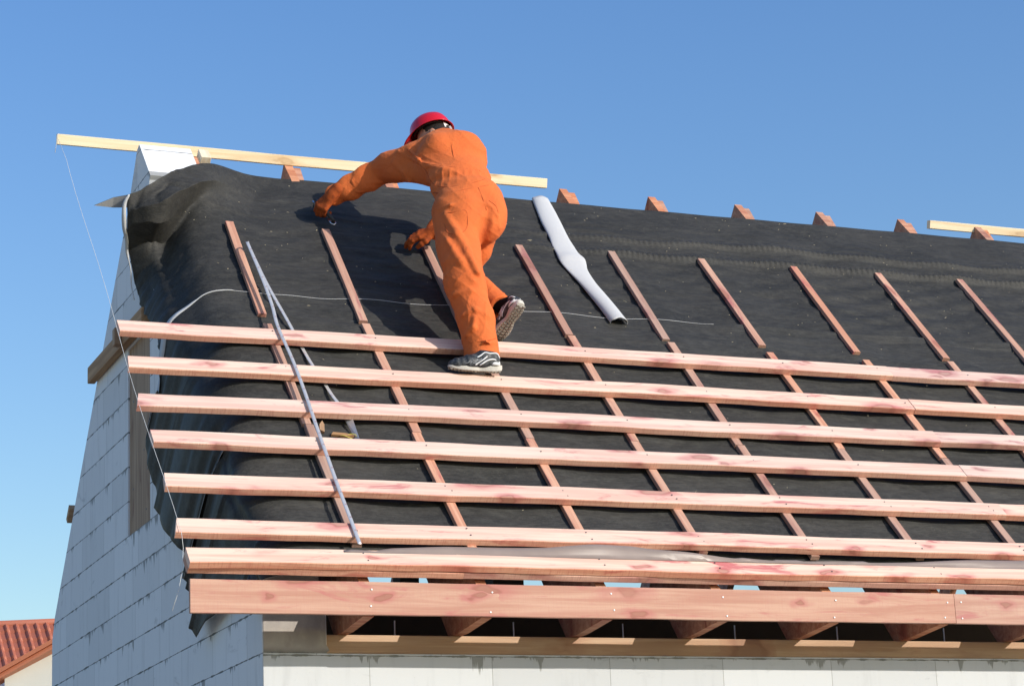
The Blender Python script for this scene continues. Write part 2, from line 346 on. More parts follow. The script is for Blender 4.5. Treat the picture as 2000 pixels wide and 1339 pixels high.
for k, x in enumerate(CBX):
    e = empty("rafter_pair", (x, 0, front_z(0)))
    tag(e, "reddish bolted rafter pair " + (raf_names[k] if k < len(raf_names) else "%s beyond the right edge of the picture" % ["first", "second", "third"][k - 10]), "rafter", "rafter pairs of the open roof")
    y0 = -0.318
    f = [(y0, front_z(y0) - 0.005), (RY, RZ), (RY + 0.11, RZ - 0.11 * rear_sl), (RY - .02, front_z(RY - .02) - rdrop), (0.10, front_z(0.10) - rdrop), (0.10, 0.092), (-0.02, 0.092), (-.02, front_z(-.02) - rdrop), (y0, front_z(y0) - rdrop * .98)]
    # two convex halves to keep the birdsmouth clean
    m = M(); Y0 = front_z(0)
    body = [(y0, front_z(y0)), (2.36, front_z(2.36)), (2.46, 0.7046 + TA * 2.46 + RH / math.cos(ALPHA)), (RY, RZ), (RY + 0.10, RZ - 0.10 * rear_sl), (RY - .03, front_z(RY - .03) - rdrop), (0.105, 0.0975), (-.02, 0.0975), (y0, 0.126)]
    m.prism([(a, b - Y0) for a, b in body], 0, 0, 0.05)
    fr = m.build("front_rafter", W_RAFTER, e)
    # texture runs along local X elsewhere: give rafters an own frame instead
    rz_ = lambda y: RZ - rear_sl * (y - RY)
    dd = 0.15 * math.sqrt(1 + rear_sl ** 2)
    back = [(RY - 0.105, front_z(RY - 0.105) - 0.03), (RY - 0.005, RZ - 0.022), (5.05, rz_(5.05)), (5.05, rz_(5.05) - dd * .8), (RY + .05, rz_(RY + .05) - dd), (RY - 0.105, front_z(RY - 0.105) - 0.09)]
    M().prism([(a, b - Y0) for a, b in back], 0, 0.051, 0.101).build("rear_rafter", W_RAFTER, e)
    by, bz = RY - 0.055, front_z(RY) - 0.125
    M().tube([(-0.012, by, bz - Y0), (-0.001, by, bz - Y0)], [0.013, 0.015], 12).build("bolt", STEEL, e)

# ------------------------------------------------------------------ membrane sheets (black outside, pale fleece inside)
def catmull(pts, n):
    P = np.array(pts, float); L = len(P); Q = np.vstack([2 * P[0] - P[1], P, 2 * P[-1] - P[-2]])
    t = np.linspace(0, L - 1 - 1e-9, n); i = t.astype(int); f = (t - i)[:, None]
    a, b, c, d = Q[i], Q[i + 1], Q[i + 2], Q[i + 3]
    return 0.5 * (2 * b + (c - a) * f + (2 * a - 5 * b + 4 * c - d) * f ** 2 + (3 * b - a - 3 * c + d) * f ** 3)
def vnoise(x, y, seed):
    r = np.random.default_rng(seed); T_ = r.random((64, 64))
    xi = np.floor(x).astype(int); yi = np.floor(y).astype(int); fx = x - xi; fy = y - yi
    fx = fx * fx * (3 - 2 * fx); fy = fy * fy * (3 - 2 * fy)
    g = lambda a, b: T_[a % 64, b % 64]
    return (g(xi, yi) * (1 - fx) + g(xi + 1, yi) * fx) * (1 - fy) + (g(xi, yi + 1) * (1 - fx) + g(xi + 1, yi + 1) * fx) * fy - 0.5
def sheet(name, sections, s_rows, hfun, mat=None, nflap=44, x_end=XR, nroof=420, sect_s=None, label=None, thick=0.0016):
    """sections: per section a list of (x, s, h) roof-frame points from the roof towards the free edge;
       the sheet runs right from the first point of each section to x_end"""
    A = np.stack([catmull(c, nflap) for c in sections])               # ns,nflap,3
    ss = np.array(sect_s)
    order = np.argsort(ss); A = A[order]; ss = ss[order]
    rows = []
    for s in s_rows:
        j = np.clip(np.searchsorted(ss, s) - 1, 0, len(ss) - 2); f = np.clip((s - ss[j]) / (ss[j + 1] - ss[j]), 0, 1)
        f = f * f * (3 - 2 * f) * .5 + f * .5
        rows.append(A[j] * (1 - f) + A[j + 1] * f)
    Fl = np.stack(rows)                                               # nr,nflap,3
    x0 = Fl[:, 0, 0]
    tt = np.linspace(0, 1, nroof) ** 1.15
    X = x0[:, None] + (x_end - x0[:, None]) * tt[None, ::-1]
    Sg = np.repeat(Fl[:, 0, 1][:, None], nroof, 1); Hg = np.repeat(Fl[:, 0, 2][:, None], nroof, 1)
    blend = np.clip((X - x0[:, None]) / 0.5, 0, 1)
    Hg = Hg * (1 - blend) + BASEH(name) * blend
    G = np.concatenate([np.stack([X, Sg, Hg], -1), Fl[:, 1:]], 1)
    wd = np.clip((G[..., 0] - 0.0) / 0.35, 0, 1)
    dx, ds, dh = hfun(G[..., 0], G[..., 1], wd)
    G = G + np.stack([dx, ds, dh], -1)
    nr, nc, _ = G.shape
    W = np.array(O)[None, None] + G[..., :1] * np.array((1., 0, 0)) + G[..., 1:2] * np.array(UP) + G[..., 2:3] * np.array(NN)
    v = W.reshape(-1, 3); idx = np.arange(nr * nc).reshape(nr, nc)
    fc = np.stack([idx[:-1, :-1], idx[:-1, 1:], idx[1:, 1:], idx[1:, :-1]], -1).reshape(-1, 4)
    # X decreases along the columns: orient the faces outwards
    a, b, c_ = v[fc[0][0]], v[fc[0][1]], v[fc[0][2]]
    if np.dot(np.cross(b - a, c_ - a), np.array(NN)) < 0: fc = fc[:, ::-1]
    o = link_mesh(name, v, fc, [mat or MEMB, PALE], smooth=True)
    sm = o.modifiers.new("solid", 'SOLIDIFY'); sm.thickness = thick; sm.offset = -1; sm.material_offset = 1; sm.material_offset_rim = 1
    if label: tag(o, label, "membrane", "roofing membrane sheets")
    return o
def BASEH(name): return HB[0]
HB = [-0.062]
def wr_common(x, s, seed, amp=1.0):
    h = 0.009 * vnoise(x * 1.1, s * 9 + x * .6, seed) + 0.0062 * vnoise(x * 1.9, s * 24 + x * 1.2, seed + 1) + 0.0028 * vnoise(x * 4, s * 52 + x * 2, seed + 3)
    h += 0.008 * vnoise(x * 0.8, s * 3.2, seed + 2)
    return h * amp * (1 - .75 * np.clip((s - 3.15) / .25, 0, 1))
def sag(x):     # membrane sags a little between rafters
    k = (x - 0.395) / 0.601; return -0.006 * (1 - np.cos(2 * np.pi * k)) * (x > .37)
def dh_(x): return 0 * x
def h_upper(x, s, wd):
    h = wr_common(x, s, 3) * (0.4 + .6 * wd)
    # long glossy puckered ridges running along the roof near the top
    for s0, a, wdt, sl, sd_ in ((2.99, 0.024, 0.034, 0.006, 21), (2.83, 0.028, 0.032, 0.0, 22), (2.90, 0.008, 0.02, -0.01, 23)):
        c = s0 + sl * x + 0.05 * vnoise(x * 1.3, x * 0 + 3.3, sd_) + .025 * np.clip(3.0 - x, 0, 3)*0
        g_ = np.exp(-((s - c) / wdt) ** 2) * np.clip((x - 1.6) / 1.3, 0, 1)
        h = h + a * g_ * (1 + 0.35 * vnoise(x * 2, x * 0 + 1, sd_ + 5)) * (1 + .11 * np.sin(x * 2 * np.pi / 0.036 + 3 * vnoise(x * 3, s * 4, 50)))
    # diagonal drape folds
    h += 0.006 * np.sin((s * 1.0 - x * 0.35) * 38 + 4 * vnoise(x, s, 9)) * np.exp(-((s - 2.45) / .45) ** 2) * np.clip(vnoise(x * .9, s * 1.5, 10) * 2 + .5, 0, 1) * wd
    fx = (1 - wd) * (0.03 * vnoise(s * 5, x * 0 + 2, 31) + .016 * vnoise(s * 17, x * 9, 32) + .008 * vnoise(s * 40, x * 22, 38))
    h = h + (1 - wd) * (.016 * vnoise(s * 13 + x * 6, x * 11, 39) - .014 * np.clip(1 - np.abs(2 * vnoise(s * 9 + x * 7, x * 8 - s * 3, 40)) * 5, 0, 1))
    return fx, 0 * x, h + sag(x) * wd * (1 - .8 * np.clip((s - 3.1) / .3, 0, 1))
def h_mid(x, s, wd):
    h = wr_common(x, s, 5) * (0.4 + .6 * wd) + 0.010 * np.sin((s + x * 0.45) * 30 + 5 * vnoise(x * 1.5, s * 2, 12)) * np.exp(-((x - .75) / .45) ** 2) * .55 * wd
    lift = (0.004 + .008 * np.clip((x - 2.6) / .6, 0, 1)) * np.clip((s - 1.95) / .06, 0, 1) * (1 + 1.6 * vnoise(x * 3, x * 0, 14))
    low = np.clip((0.73 - s) / 0.10, 0, 1) * np.clip((x - .5) / .2, 0, 1) * (0.004 + 0.032 * np.clip((x - 2.9) / .3, 0, 1) * np.clip(vnoise(x * 3.1, x * 0 + 5, 41) * 2.2 - .1, 0, 1))
    cr_ = 1 - np.abs(2 * vnoise(s * 6.5 + dh_(x), x * 0 + 1, 33)) * 2
    flap = (1 - wd) * (0.020 * np.sin(s * 8.5 + 1.0) - 0.050 * np.clip(cr_ - .55, 0, 1) + 0.02 * vnoise(s * 15, x * 0 + 4, 34))
    ups = 0.006 * vnoise(x * 1.2, x * 0 + 2, 44) * np.clip((s - 1.7) / .3, 0, 1)
    return flap * np.clip(-(x - .16) * 6, 0, 1), ups, h + lift + low + sag(x) * wd
def h_low(x, s, wd):
    h = wr_common(x, s, 8) * (0.4 + .6 * wd)
    cr_ = 1 - np.abs(2 * vnoise(s * 7.5, x * 0 + 4, 35)) * 2
    flap = (1 - wd) * (0.018 * np.sin(s * 9 + 2) - 0.045 * np.clip(cr_ - .55, 0, 1) + 0.018 * vnoise(s * 16, x * 0 + 4, 36))
    return flap * np.clip(-(x - .14) * 6, 0, 1), 0 * x, h + sag(x) * wd
def drop(s, xb, r, L, xo=-0.045, curl=0.0, ds=0.0, hb=-0.062):
    """roof -> round the verge -> straight down the gable, length L below the batten plane"""
    p = [(xb + .22, s, hb), (xb + .10, s, hb - .004), (xb + .02, s, hb - .03), (min(xb - .05, xb - .05), s, hb - .10)]
    p.append((xo + .015, s + ds * .25, hb - .20 if L > .35 else hb - .16))
    for f in (.45, .65, .85, 1.0): p.append((xo, s + ds * f, min(hb - .21, 0) - f * (L + hb - .21 + .0) if L > .3 else hb - .17 - .05 * f))
    if curl:
        p.append((xo - .035, s + ds, -L + .004)); p.append((xo - .05, s + ds, -L + curl))
    return p
HB[0] = -0.062
up_sections = []; up_s = []
def U(s, pts): up_sections.append(pts); up_s.append(s)
base = -0.068
for s, L in ((1.80, .42), (2.0, .42), (2.23, .44), (2.45, .475)):
    p = [(.42, s, base), (.28, s, base - .004), (.17, s, base - .035), (.10, s, base - .10), (.05, s, base - .17), (.0, s, -.29), (-.03, s, -L * .8), (-.042, s, -L * .9), (-.05, s, -L)]; U(s, p)
U(2.62, [(.46, 2.62, base), (.30, 2.62, base), (.19, 2.62, base - .03), (.12, 2.62, base - .10), (.07, 2.62, base - .19), (.01, 2.62, -.30), (-.02, 2.62, -.37), (-.05, 2.62, -.44), (-.055, 2.60, -.50)])
U(2.74, [(.50, 2.74, base), (.33, 2.74, base), (.21, 2.74, base - .025), (.13, 2.74, base - .10), (.08, 2.73, base - .19), (.02, 2.73, -.28), (-.02, 2.735, -.33), (-.05, 2.74, -.40), (-.062, 2.74, -.452)])
U(2.86, [(.54, 2.86, base), (.36, 2.86, base + .005), (.23, 2.86, base - .01), (.14, 2.85, base - .09), (.08, 2.83, base - .16), (.01, 2.81, -.205), (-.03, 2.805, -.215), (-.08, 2.815, -.26), (-.10, 2.819, -.290)])
U(3.02, [(.60, 3.02, base), (.44, 3.01, base + .03), (.31, 2.99, base + .06), (.20, 2.93, base + .02), (.11, 2.84, -.07), (.03, 2.76, -.06), (-.04, 2.77, -.06), (-.11, 2.80, -.10), (-.135, 2.816, -.17)])
U(3.20, [(.66, 3.20, base), (.52, 3.17, base + .05), (.39, 3.10, .055), (.28, 3.00, .088), (.16, 2.90, .085), (.05, 2.82, .065), (-.04, 2.80, .02), (-.11, 2.82, -.02), (-.15, 2.83, -.07)])
U(3.46, [(.84, 3.45, base), (.68, 3.41, -.04), (.56, 3.346, .01), (.43, 3.29, .065), (.308, 3.223, .092), (.20, 3.14, .100), (.10, 3.07, .098), (-.03, 2.955, .075), (-.17, 2.88, .02)])
def h_upper_rows(n): return np.unique(np.concatenate([np.linspace(1.80, 2.6, 100), np.linspace(2.6, 3.46, 150)]))
upper = sheet("roof_membrane", up_sections, h_upper_rows(0), h_upper, MEMB_NEW, sect_s=up_s,
      nroof=760, label="topmost black membrane sheet, its corner curling up off the gable parapet")
# the stray tip of that corner shows its pale back
tA = Vector(R(-.12, 2.905, .025)); tT = Vector(R(-.33, 2.868, -.046)); tB = tA + Vector((.02, .13, -.035))
tm_ = (tA + tT) / 2 + Vector((0, -.004, .012)); tn_ = (tB + tT) / 2 + Vector((0, .0, -.006)); tp = M(); tp.add([tA, tm_, tT, tn_, tB], [(0, 1, 3, 4), (1, 2, 3)])
tpo = tp.build("corner_tip", [MEMB, PALE], upper)
sm = tpo.modifiers.new("solid", 'SOLIDIFY'); sm.thickness = .002; sm.material_offset = 1
# pale rolled edge of the same sheet
ed = [R(-.145, 2.875, .035), R(-.165, 2.86, -.01), R(-.165, 2.835, -.07), R(-.15, 2.825, -.15), R(-.125, 2.825, -.22), R(-.112, 2.82, -.30), R(-.085, 2.78, -.38), R(-.074, 2.74, -.46), R(-.066, 2.65, -.5)]
edp = [Vector(q) for q in catmull([tuple(q) for q in ed], 30)]
M().tube(edp, [0.004 + 0.009 * math.sin(math.pi * min(1, i / 20)) ** .6 if i < 20 else 0.0035 for i in range(30)], 8).build("rolled_edge", PALE, upper, smooth=True)

HB[0] = -0.060
ms = []; mss = []
for s, L, ds in ((0.62, .93, .02), (0.85, .93, .03), (1.14, 1.00, .02), (1.45, 1.06, .04), (1.62, 1.04, .02), (1.75, .98, .0), (1.86, .94, -.02), (1.96, .9, -.10), (2.02, .86, -.165)):
    xb = 0.02 + 0.10 * (s / 2.0)
    ms.append([(xb + .26, s, -.060), (xb + .12, s, -.063), (xb + .03, s + ds * .04, -.085), (xb - .04, s + ds * .2, -.14), (-.012, s + ds * .5, -.23), (-.035, s + ds * .85, -.38), (-.045, s + ds, -.58), (-.05, s + ds, -.8 * L), (-.055, s + ds, -L)]); mss.append(s)
mid = sheet("roof_membrane", ms, np.linspace(0.62, 2.02, 190), h_mid, MEMB_MID, sect_s=mss, nflap=60,
      label="middle black membrane sheet with pale upper edge line crossing the roof")
# pale turned-over hem along its upper edge: a narrow strip on the roof and a wider one down the gable
hem = M(); hp = []; 
mesh_v = [v.co.copy() for v in mid.data.vertices]
NR_ = 420; ncol = NR_ + 59
top_row = mesh_v[189 * ncol:190 * ncol]; row2 = mesh_v[187 * ncol:188 * ncol]
vs = []; fs = []
for i, p in enumerate(top_row):
    q = row2[i]; x = p.x
    dirv = (p - q).normalized()
    wdt = 0.0018 if x > .25 else 0.0035
    if x > 2.9: wdt = 0.0018 * max(0.15, 1 - (x - 2.9) / .35)
    if i > NR_ + 18: wdt = 0.004 + 0.05 * min(1, (i - NR_ - 18) / 18)
    outw = (NN if i < NR_ + 2 else (NN * max(0, 1 - (i - NR_ - 2) / 16) + Vector((-1, 0, 0)) * min(1, (i - NR_ - 2) / 16))).normalized()
    b = p + outw * 0.003
    vs += [b, b + dirv * wdt + outw * (0.0015 if i < NR_ + 4 else 0.006)]
for i in range(len(top_row) - 1):
    if top_row[i].x < 3.15: fs.append((2 * i, 2 * i + 1, 2 * i + 3, 2 * i + 2))
hem.add(vs, fs); ho = hem.build("pale_hem", PALE, mid, smooth=True); sm = ho.modifiers.new("solid", 'SOLIDIFY'); sm.thickness = .0015; sm.offset = 0

HB[0] = -0.066
ls = []; lss = []
for s, L, ds in ((-0.47, .36, .10), (-0.30, .40, .10), (-0.12, .58, .10), (0.08, .84, .10), (0.22, .99, .03), (0.46, 1.0, .0), (0.76, .97, .0)):
    xb = 0.0 + 0.03 * s
    ls.append([(xb + .28, s, -.066), (xb + .14, s, -.068), (xb + .04, s + ds * .1, -.09), (xb - .02, s + ds * .4, -.14), (-.016, s + ds * .7, -.2), (-.035, s + ds * .9, -.26), (-.045, s + ds, -.18 - .45 * (L - .18)), (-.05, s + ds, -.18 - .75 * (L - .18)), (-.055, s + ds, -L)]); lss.append(s)
sheet("roof_membrane", ls, np.linspace(-0.47, 0.76, 130), h_low, sect_s=lss, nflap=50,
      label="lowest black membrane sheet above the eaves, drooping below the fascia at the gable corner")

# ------------------------------------------------------------------ boards
def board(name, L, wd, th, mat, mw, nx=None, ch=0.003, wob=0.0, droop=0.0, skew=0.0, seed=0, parent=None, warp=0.0, edge=None):
    """local X along the board, Y across (0 at the upper edge, -wd at the lower), Z = 0 on the top face"""
    nx = nx or max(2, int(L / 0.06))
    prof = [(-ch, 0), (-wd + ch, 0), (-wd, -ch), (-wd, -th + ch), (-wd + ch, -th), (-ch, -th), (0, -th + ch), (0, -ch)]
    xs = np.linspace(0, L, nx + 1); v = []; ph = seed * 1.7
    for i, x in enumerate(xs):
        ws = wob * (math.sin(x * 1.9 + ph) * .6 + math.sin(x * 4.7 + 2 * ph) * .35 + math.sin(x * 13 + ph * 3) * .12)
        wz = wob * .5 * (math.sin(x * 2.3 + ph * 2) + .4 * math.sin(x * 6.1 + ph))
        we = warp * (math.sin(x * 7 + ph) + .6 * math.sin(x * 19 + ph * 2))
        dr = -droop * max(0, 1 - x / 2.6) ** 2
        for (y, z) in prof:
            yy = y + ws + dr + (we if y < -wd / 2 else -we * .5)
            xx = x + (skew * (y / wd) if i == 0 else 0)
            v.append((xx, yy, z + wz))
    n = len(prof); f = [tuple(range(n - 1, -1, -1)), tuple(range(nx * n, nx * n + n))]
    f += [(i * n + k, i * n + (k + 1) % n, (i + 1) * n + (k + 1) % n, (i + 1) * n + k) for i in range(nx) for k in range(n)]
    fmi = [0, 0] + [(0 if k in (0, 4) else 1) for i in range(nx) for k in range(n)]
    o = link_mesh(name, v, f, [mat, edge or mat], parent, mw, fm=fmi); fix_normals(o); return o
nail_m = None
def nail(parent, p, r, mat, axis='Z', ht=0.0015):
    global nail_m
    key = (r, mat.name, axis)
    if key not in NAILS:
        d = Vector((0, 0, ht)) if axis == 'Z' else Vector((0, -ht, 0))
        m = M().tube([(0, 0, 0), d], [r, r * .8], 8); o = m.build("nail", mat, parent); NAILS[key] = o.data
    else:
        o = bpy.data.objects.new("nail", NAILS[key]); C.objects.link(o); o.parent = parent
    o.matrix_local = Matrix.Translation(p); return o
NAILS = {}
BS = [1.5626, 1.2102, 0.8731, 0.5419, 0.1864, -0.1675, -0.383]
BW, BT = 0.108, 0.036
LX = [-0.4164] * 7
SPL = [4.048, 4.016, 4.009, 4.001, 4.056, None, None]
droops = [.020, .012, .012, .008, .004, .008, .005]
blab = ["topmost pink roof batten, running behind the worker's trouser leg with his bent foot on it",
        "pink roof batten the worker stands on with his planted shoe",
        "pink roof batten third from the top, just below the worker's planted shoe",
        "orange tinged roof batten fourth from the top, just below the loose end of the tape",
        "pink roof batten fifth from the top, third above the eaves pair",
        "pink roof batten on which the lower end of the steel tape lies",
        "lowest roof batten, lying directly on another one just above the fascia"]
blab2 = ["right-hand piece of the topmost roof batten beyond its butt joint",
         "right-hand piece of the second batten from the top beyond its butt joint",
         "right-hand piece of the third batten from the top beyond its butt joint",
         "yellowish right-hand piece of the fourth batten from the top beyond its joint",
         "right-hand piece of the fifth batten from the top beyond its dark joint"]
def nails_on(o, x0, x1, two, seed, off):
    r = random.Random(seed)
    for k, x in enumerate(CBX[:11]):
        if x0 + .03 < x + .025 < x1 - .03:
            ys = (-.03, -.075) if two else (-.04,)
            for j, y in enumerate(ys): nail(o, (x + .015 + j * .014 + r.uniform(-.006, .006) - off, y + r.uniform(-.008, .008), 0.001), 0.0042, NAILDARK)
for i, s in enumerate(BS):
    x0 = LX[i] + random.uniform(-.004, .004); xe = SPL[i] or XR
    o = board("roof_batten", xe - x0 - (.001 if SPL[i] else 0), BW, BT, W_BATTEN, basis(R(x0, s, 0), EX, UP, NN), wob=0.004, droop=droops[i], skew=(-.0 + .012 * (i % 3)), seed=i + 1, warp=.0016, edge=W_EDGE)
    tag(o, blab[i], "batten", "long horizontal roof battens")
    nails_on(o, x0, xe, i >= 4, i, x0)
    if SPL[i]:
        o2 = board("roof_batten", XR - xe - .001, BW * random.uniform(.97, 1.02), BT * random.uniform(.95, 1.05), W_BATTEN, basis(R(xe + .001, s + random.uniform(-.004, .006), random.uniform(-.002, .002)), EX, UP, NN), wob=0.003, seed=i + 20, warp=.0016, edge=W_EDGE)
        tag(o2, blab2[i], "batten", "long horizontal roof battens"); nails_on(o2, xe, XR, i >= 4, i + 50, xe)
# the batten packed under the lowest one, in two pieces
for (xa, xb, lab) in ((-0.418, 0.858, "left packing batten under the lowest roof batten, above the fascia"), (0.860, XR, "long right packing batten under the lowest roof batten, with a splintered left end")):
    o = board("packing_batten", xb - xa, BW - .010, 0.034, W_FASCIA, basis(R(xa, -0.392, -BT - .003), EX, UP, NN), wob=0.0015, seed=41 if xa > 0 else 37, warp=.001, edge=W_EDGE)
    tag(o, lab, "batten", "packing battens at the eaves")
# counter battens: 1 m pieces in three rows
cnum = ["first", "second", "third", "fourth", "fifth", "sixth", "seventh", "eighth", "ninth"]
uplab = ["loose counter batten on the upper membrane with the folded steel tape lying on it",
         "dark red counter batten on the upper membrane below the worker's stapling hand",
         "counter batten on the upper membrane held by the worker's lower glove",
         "counter batten on the upper membrane between the worker's legs and the pale strip",
         "counter batten with a blackened lower end, on the upper membrane right of the pale strip",
         "counter batten on the upper membrane, second to the right of the pale strip",
         "counter batten with a notched top corner, third to the right of the pale strip",
         "purplish counter batten on the upper membrane, next to last before the right edge",
         "counter batten on the upper membrane running out of the picture at the right edge"]
up_s0 = [2.791, 2.791, 2.681, 2.786, 2.802, 2.795, 2.792, 2.793, 2.798]
up_s1 = [1.77, 1.764, 1.70, 1.758, 1.777, 1.778, 1.772, 1.768, 1.77]
md_s0 = [1.667, 1.733, 1.74, 1.747, 1.744, 1.702, 1.685, 1.731, 1.73]
UPX0 = [0.396, .959, 1.537, 2.145, 2.749, 3.344, 3.981, 4.583, 5.187]; UPX1 = [.37, .926, 1.50, 2.121, 2.719, 3.33, 3.948, 4.555, 5.15]
LOX = [.375, .930, 1.530, 2.125, 2.735, 3.345, 3.965, 4.560, 5.17]
def cbat(xa, sa, xb, sb, lab, row, k, h=-BT - .001, th=0.024):
    a = R(xa, sa, h); b = R(xb, sb, h); ex = (b - a).normalized(); ey = NN.cross(ex)
    o = board("counter_batten", (b - a).length, 0.047, th, W_STRIP, basis(a, ex, ey, NN), wob=0.0012, seed=row * 10 + k, ch=.002)
    # the board hangs to -Y of its edge: shift so that the given x is its left edge
    o.matrix_world = basis(a + ey * 0.0, ex, ey, NN) @ Matrix.Translation((0, 0.047, 0))
    return tag(o, lab, "counter batten", "counter battens running up the roof")
for k in range(9):
    cbat(UPX0[k], up_s0[k], UPX1[k], up_s1[k], uplab[k], 1, k)
    mid_s = 0.69 + random.uniform(-.03, .03)
    where = "nearest the gable" if k == 0 else ("%s from the gable" % cnum[k])
    cbat(LOX[k], md_s0[k], LOX[k] + random.uniform(-.008, .008), mid_s, "counter batten under the upper four long battens, " + where, 2, k)
    cbat(LOX[k] + random.uniform(-.006, .006), mid_s - .004, LOX[k] + .004, -.285 + random.uniform(-.02, .02), "counter batten under the lower battens, ending at the eaves, " + where, 3, k)
for k in range(9, 11):
    cbat(CBX[k], 1.73, CBX[k], .69, "counter batten under the upper long battens beyond the right edge, %s outside" % cnum[k - 9], 2, k)
    cbat(CBX[k], .685, CBX[k], -.29, "counter batten under the lower long battens beyond the right edge, %s outside" % cnum[k - 9], 3, k)
    cbat(CBX[k], 2.79, CBX[k] - .02, 1.77, "counter batten on the upper membrane beyond the right edge, %s outside" % cnum[k - 9], 1, k)
# fascia boards
FY = -0.343
for xa, xb, lab, sd_ in ((-0.4164, 3.421, "long reddish fascia board along the eaves reaching the gable corner", 3), (3.424, XR, "pinker fascia board at the right edge beyond the joint", 9)):
    o = board("fascia_board", xb - xa, 0.146, 0.024, W_FASCIA, basis(Vector((xa, FY, 0.275 if xa < 0 else 0.2745)), EX, EZ, -EY), wob=0.0015, seed=sd_, ch=.002, warp=.0007)
    tag(o, lab, "fascia board", "fascia boards along the eaves")
    for x in CBX[:9]:
        if xa + .02 < x + .03 < xb - .02:
            for yy in (-.035, -.115): nail(o, (x + .03 + random.uniform(-.02, .02) - xa, yy + random.uniform(-.012, .012), 0.0015), 0.0045, NAILBRIGHT)
    if xa > 0:
        for yy in (-.04, -.12): nail(o, (.035, yy, 0.0015), 0.0045, NAILBRIGHT)
# ridge boards (new, pale)
o = board("ridge_board", 3.06, 0.060, 0.040, W_PALE, basis(Vector((-0.429, 2.58, 3.318)), EX, EZ, -EY), wob=.002, seed=5, ch=.002)
tag(o, "pale new ridge board running from beyond the gable to behind the worker", "ridge board", "new ridge boards")
o.matrix_world = basis(Vector((-0.429, 2.56, 3.312)), EX, Vector((0, -.25, .97)).normalized(), Vector((0, -.97, -.25)).normalized()) 
o = board("ridge_board", 3.0, 0.055, 0.040, W_PALE, basis(Vector((5.43, 2.585, 3.275)), EX, Vector((0, -.25, .97)).normalized(), Vector((0, -.97, -.25)).normalized()), wob=.002, seed=8, ch=.002)
tag(o, "pale new ridge board at the right edge behind a rafter end", "ridge board", "new ridge boards")
o = bevel(M().box((0, -.03, -.025), (.10, .03, .025)).build("ridge_block", W_PALE, None, basis(R(.36, 3.40, .075), -UP, EX, NN)), .003)
tag(o, "small pale block between the white parapet stone and the ridge board", "block")

# ------------------------------------------------------------------ eaves flashing
fl = []
xs = np.linspace(0.30, XR, 220)
def interp(x, tab): a = np.array(tab); return np.interp(x, a[:, 0], a[:, 1])
topS = [(.30, -.372), (.40, -.345), (.55, -.30), (.8, -.285), (1.05, -.275), (1.45, -.262), (1.75, -.248), (1.95, -.29), (2.1, -.315), (2.5, -.352), (2.9, -.338), (3.4, -.30), (4.0, -.262), (5, -.27), (XR, -.3)]
bul = [(.3, .0), (.8, .010), (1.3, .012), (1.55, .03), (1.75, .034), (1.95, .028), (2.2, .012), (2.6, .006), (3.2, .008), (3.9, .018), (4.3, .02), (5, .01), (XR, .01)]
nc = 14
v = []
for x in xs:
    st = interp(x, topS); b = interp(x, bul)
    for j in range(nc):
        f = j / (nc - 1); s = st + (-.50 - st) * f
        h = -.045 + .048 * min(1, f * 2.6) if s > -.383 else 0.002
        h += b * math.sin(math.pi * min(1, f * 1.6)) * (1 + .3 * math.sin(x * 9 + f * 4)) if s > -.40 else 0
        if s <= -.383: h = max(h, .0025)
        v.append(R(x, max(s, -.43) if False else max(s, -.405), h))
f = [(i * nc + j, i * nc + j + 1, (i + 1) * nc + j + 1, (i + 1) * nc + j) for i in range(len(xs) - 1) for j in range(nc - 1)]
FM = simple("eaves_film", (0.27, 0.21, 0.175), 0.42, 0.5, 0.0, 0.15, 12)
o = link_mesh("eaves_flashing", v, f, FM, smooth=True); sm = o.modifiers.new("solid", 'SOLIDIFY'); sm.thickness = .0012; sm.offset = -1
tag(o, "smooth grey brown flashing strip bulging up between the two lowest roof battens", "flashing")

# ------------------------------------------------------------------ pale strip of fleece lying on the membrane
cl = [(2.475, 2.584, 3.455), (2.455, 2.578, 3.30), (2.436, 2.567, 3.145), (2.424, 2.552, 2.96), (2.408, 2.552, 2.84), (2.404, 2.553, 2.765), (2.396, 2.568, 2.70), (2.395, 2.558, 2.64), (2.404, 2.540, 2.56), (2.430, 2.538, 2.41), (2.447, 2.553, 2.25), (2.461, 2.566, 2.10), (2.468, 2.575, 1.955)]
arch = [.030, .026, .022, .017, .013, .016, .026, .016, .012, .018, .026, .036, .046]
rows = catmull([(a, b, s, h) for (a, b, s), h in zip(cl, arch)], 80)
v = []; na = 17
for a, b, s, ah in rows:
    for j in range(na):
        th = math.pi * (j / (na - 1)) * 1.12 - math.pi * .06
        xx = (a + b) / 2 - (b - a) / 2 * math.cos(th); hh = -.058 + ah * math.sin(th) * (0.9 + .1 * math.sin(s * 9))
        v.append(R(xx, s + .004 * math.sin(j), max(hh, -.060)))
f = [(i * na + j, i * na + j + 1, (i + 1) * na + j + 1, (i + 1) * na + j) for i in range(len(rows) - 1) for j in range(na - 1)]
o = link_mesh("fleece_strip", v, f, [PALE, MEMB], smooth=True); sm = o.modifiers.new("solid", 'SOLIDIFY'); sm.thickness = .002; sm.offset = 0; 
tag(o, "curled pale grey offcut strip lying down the black membrane from the ridge", "membrane strip")

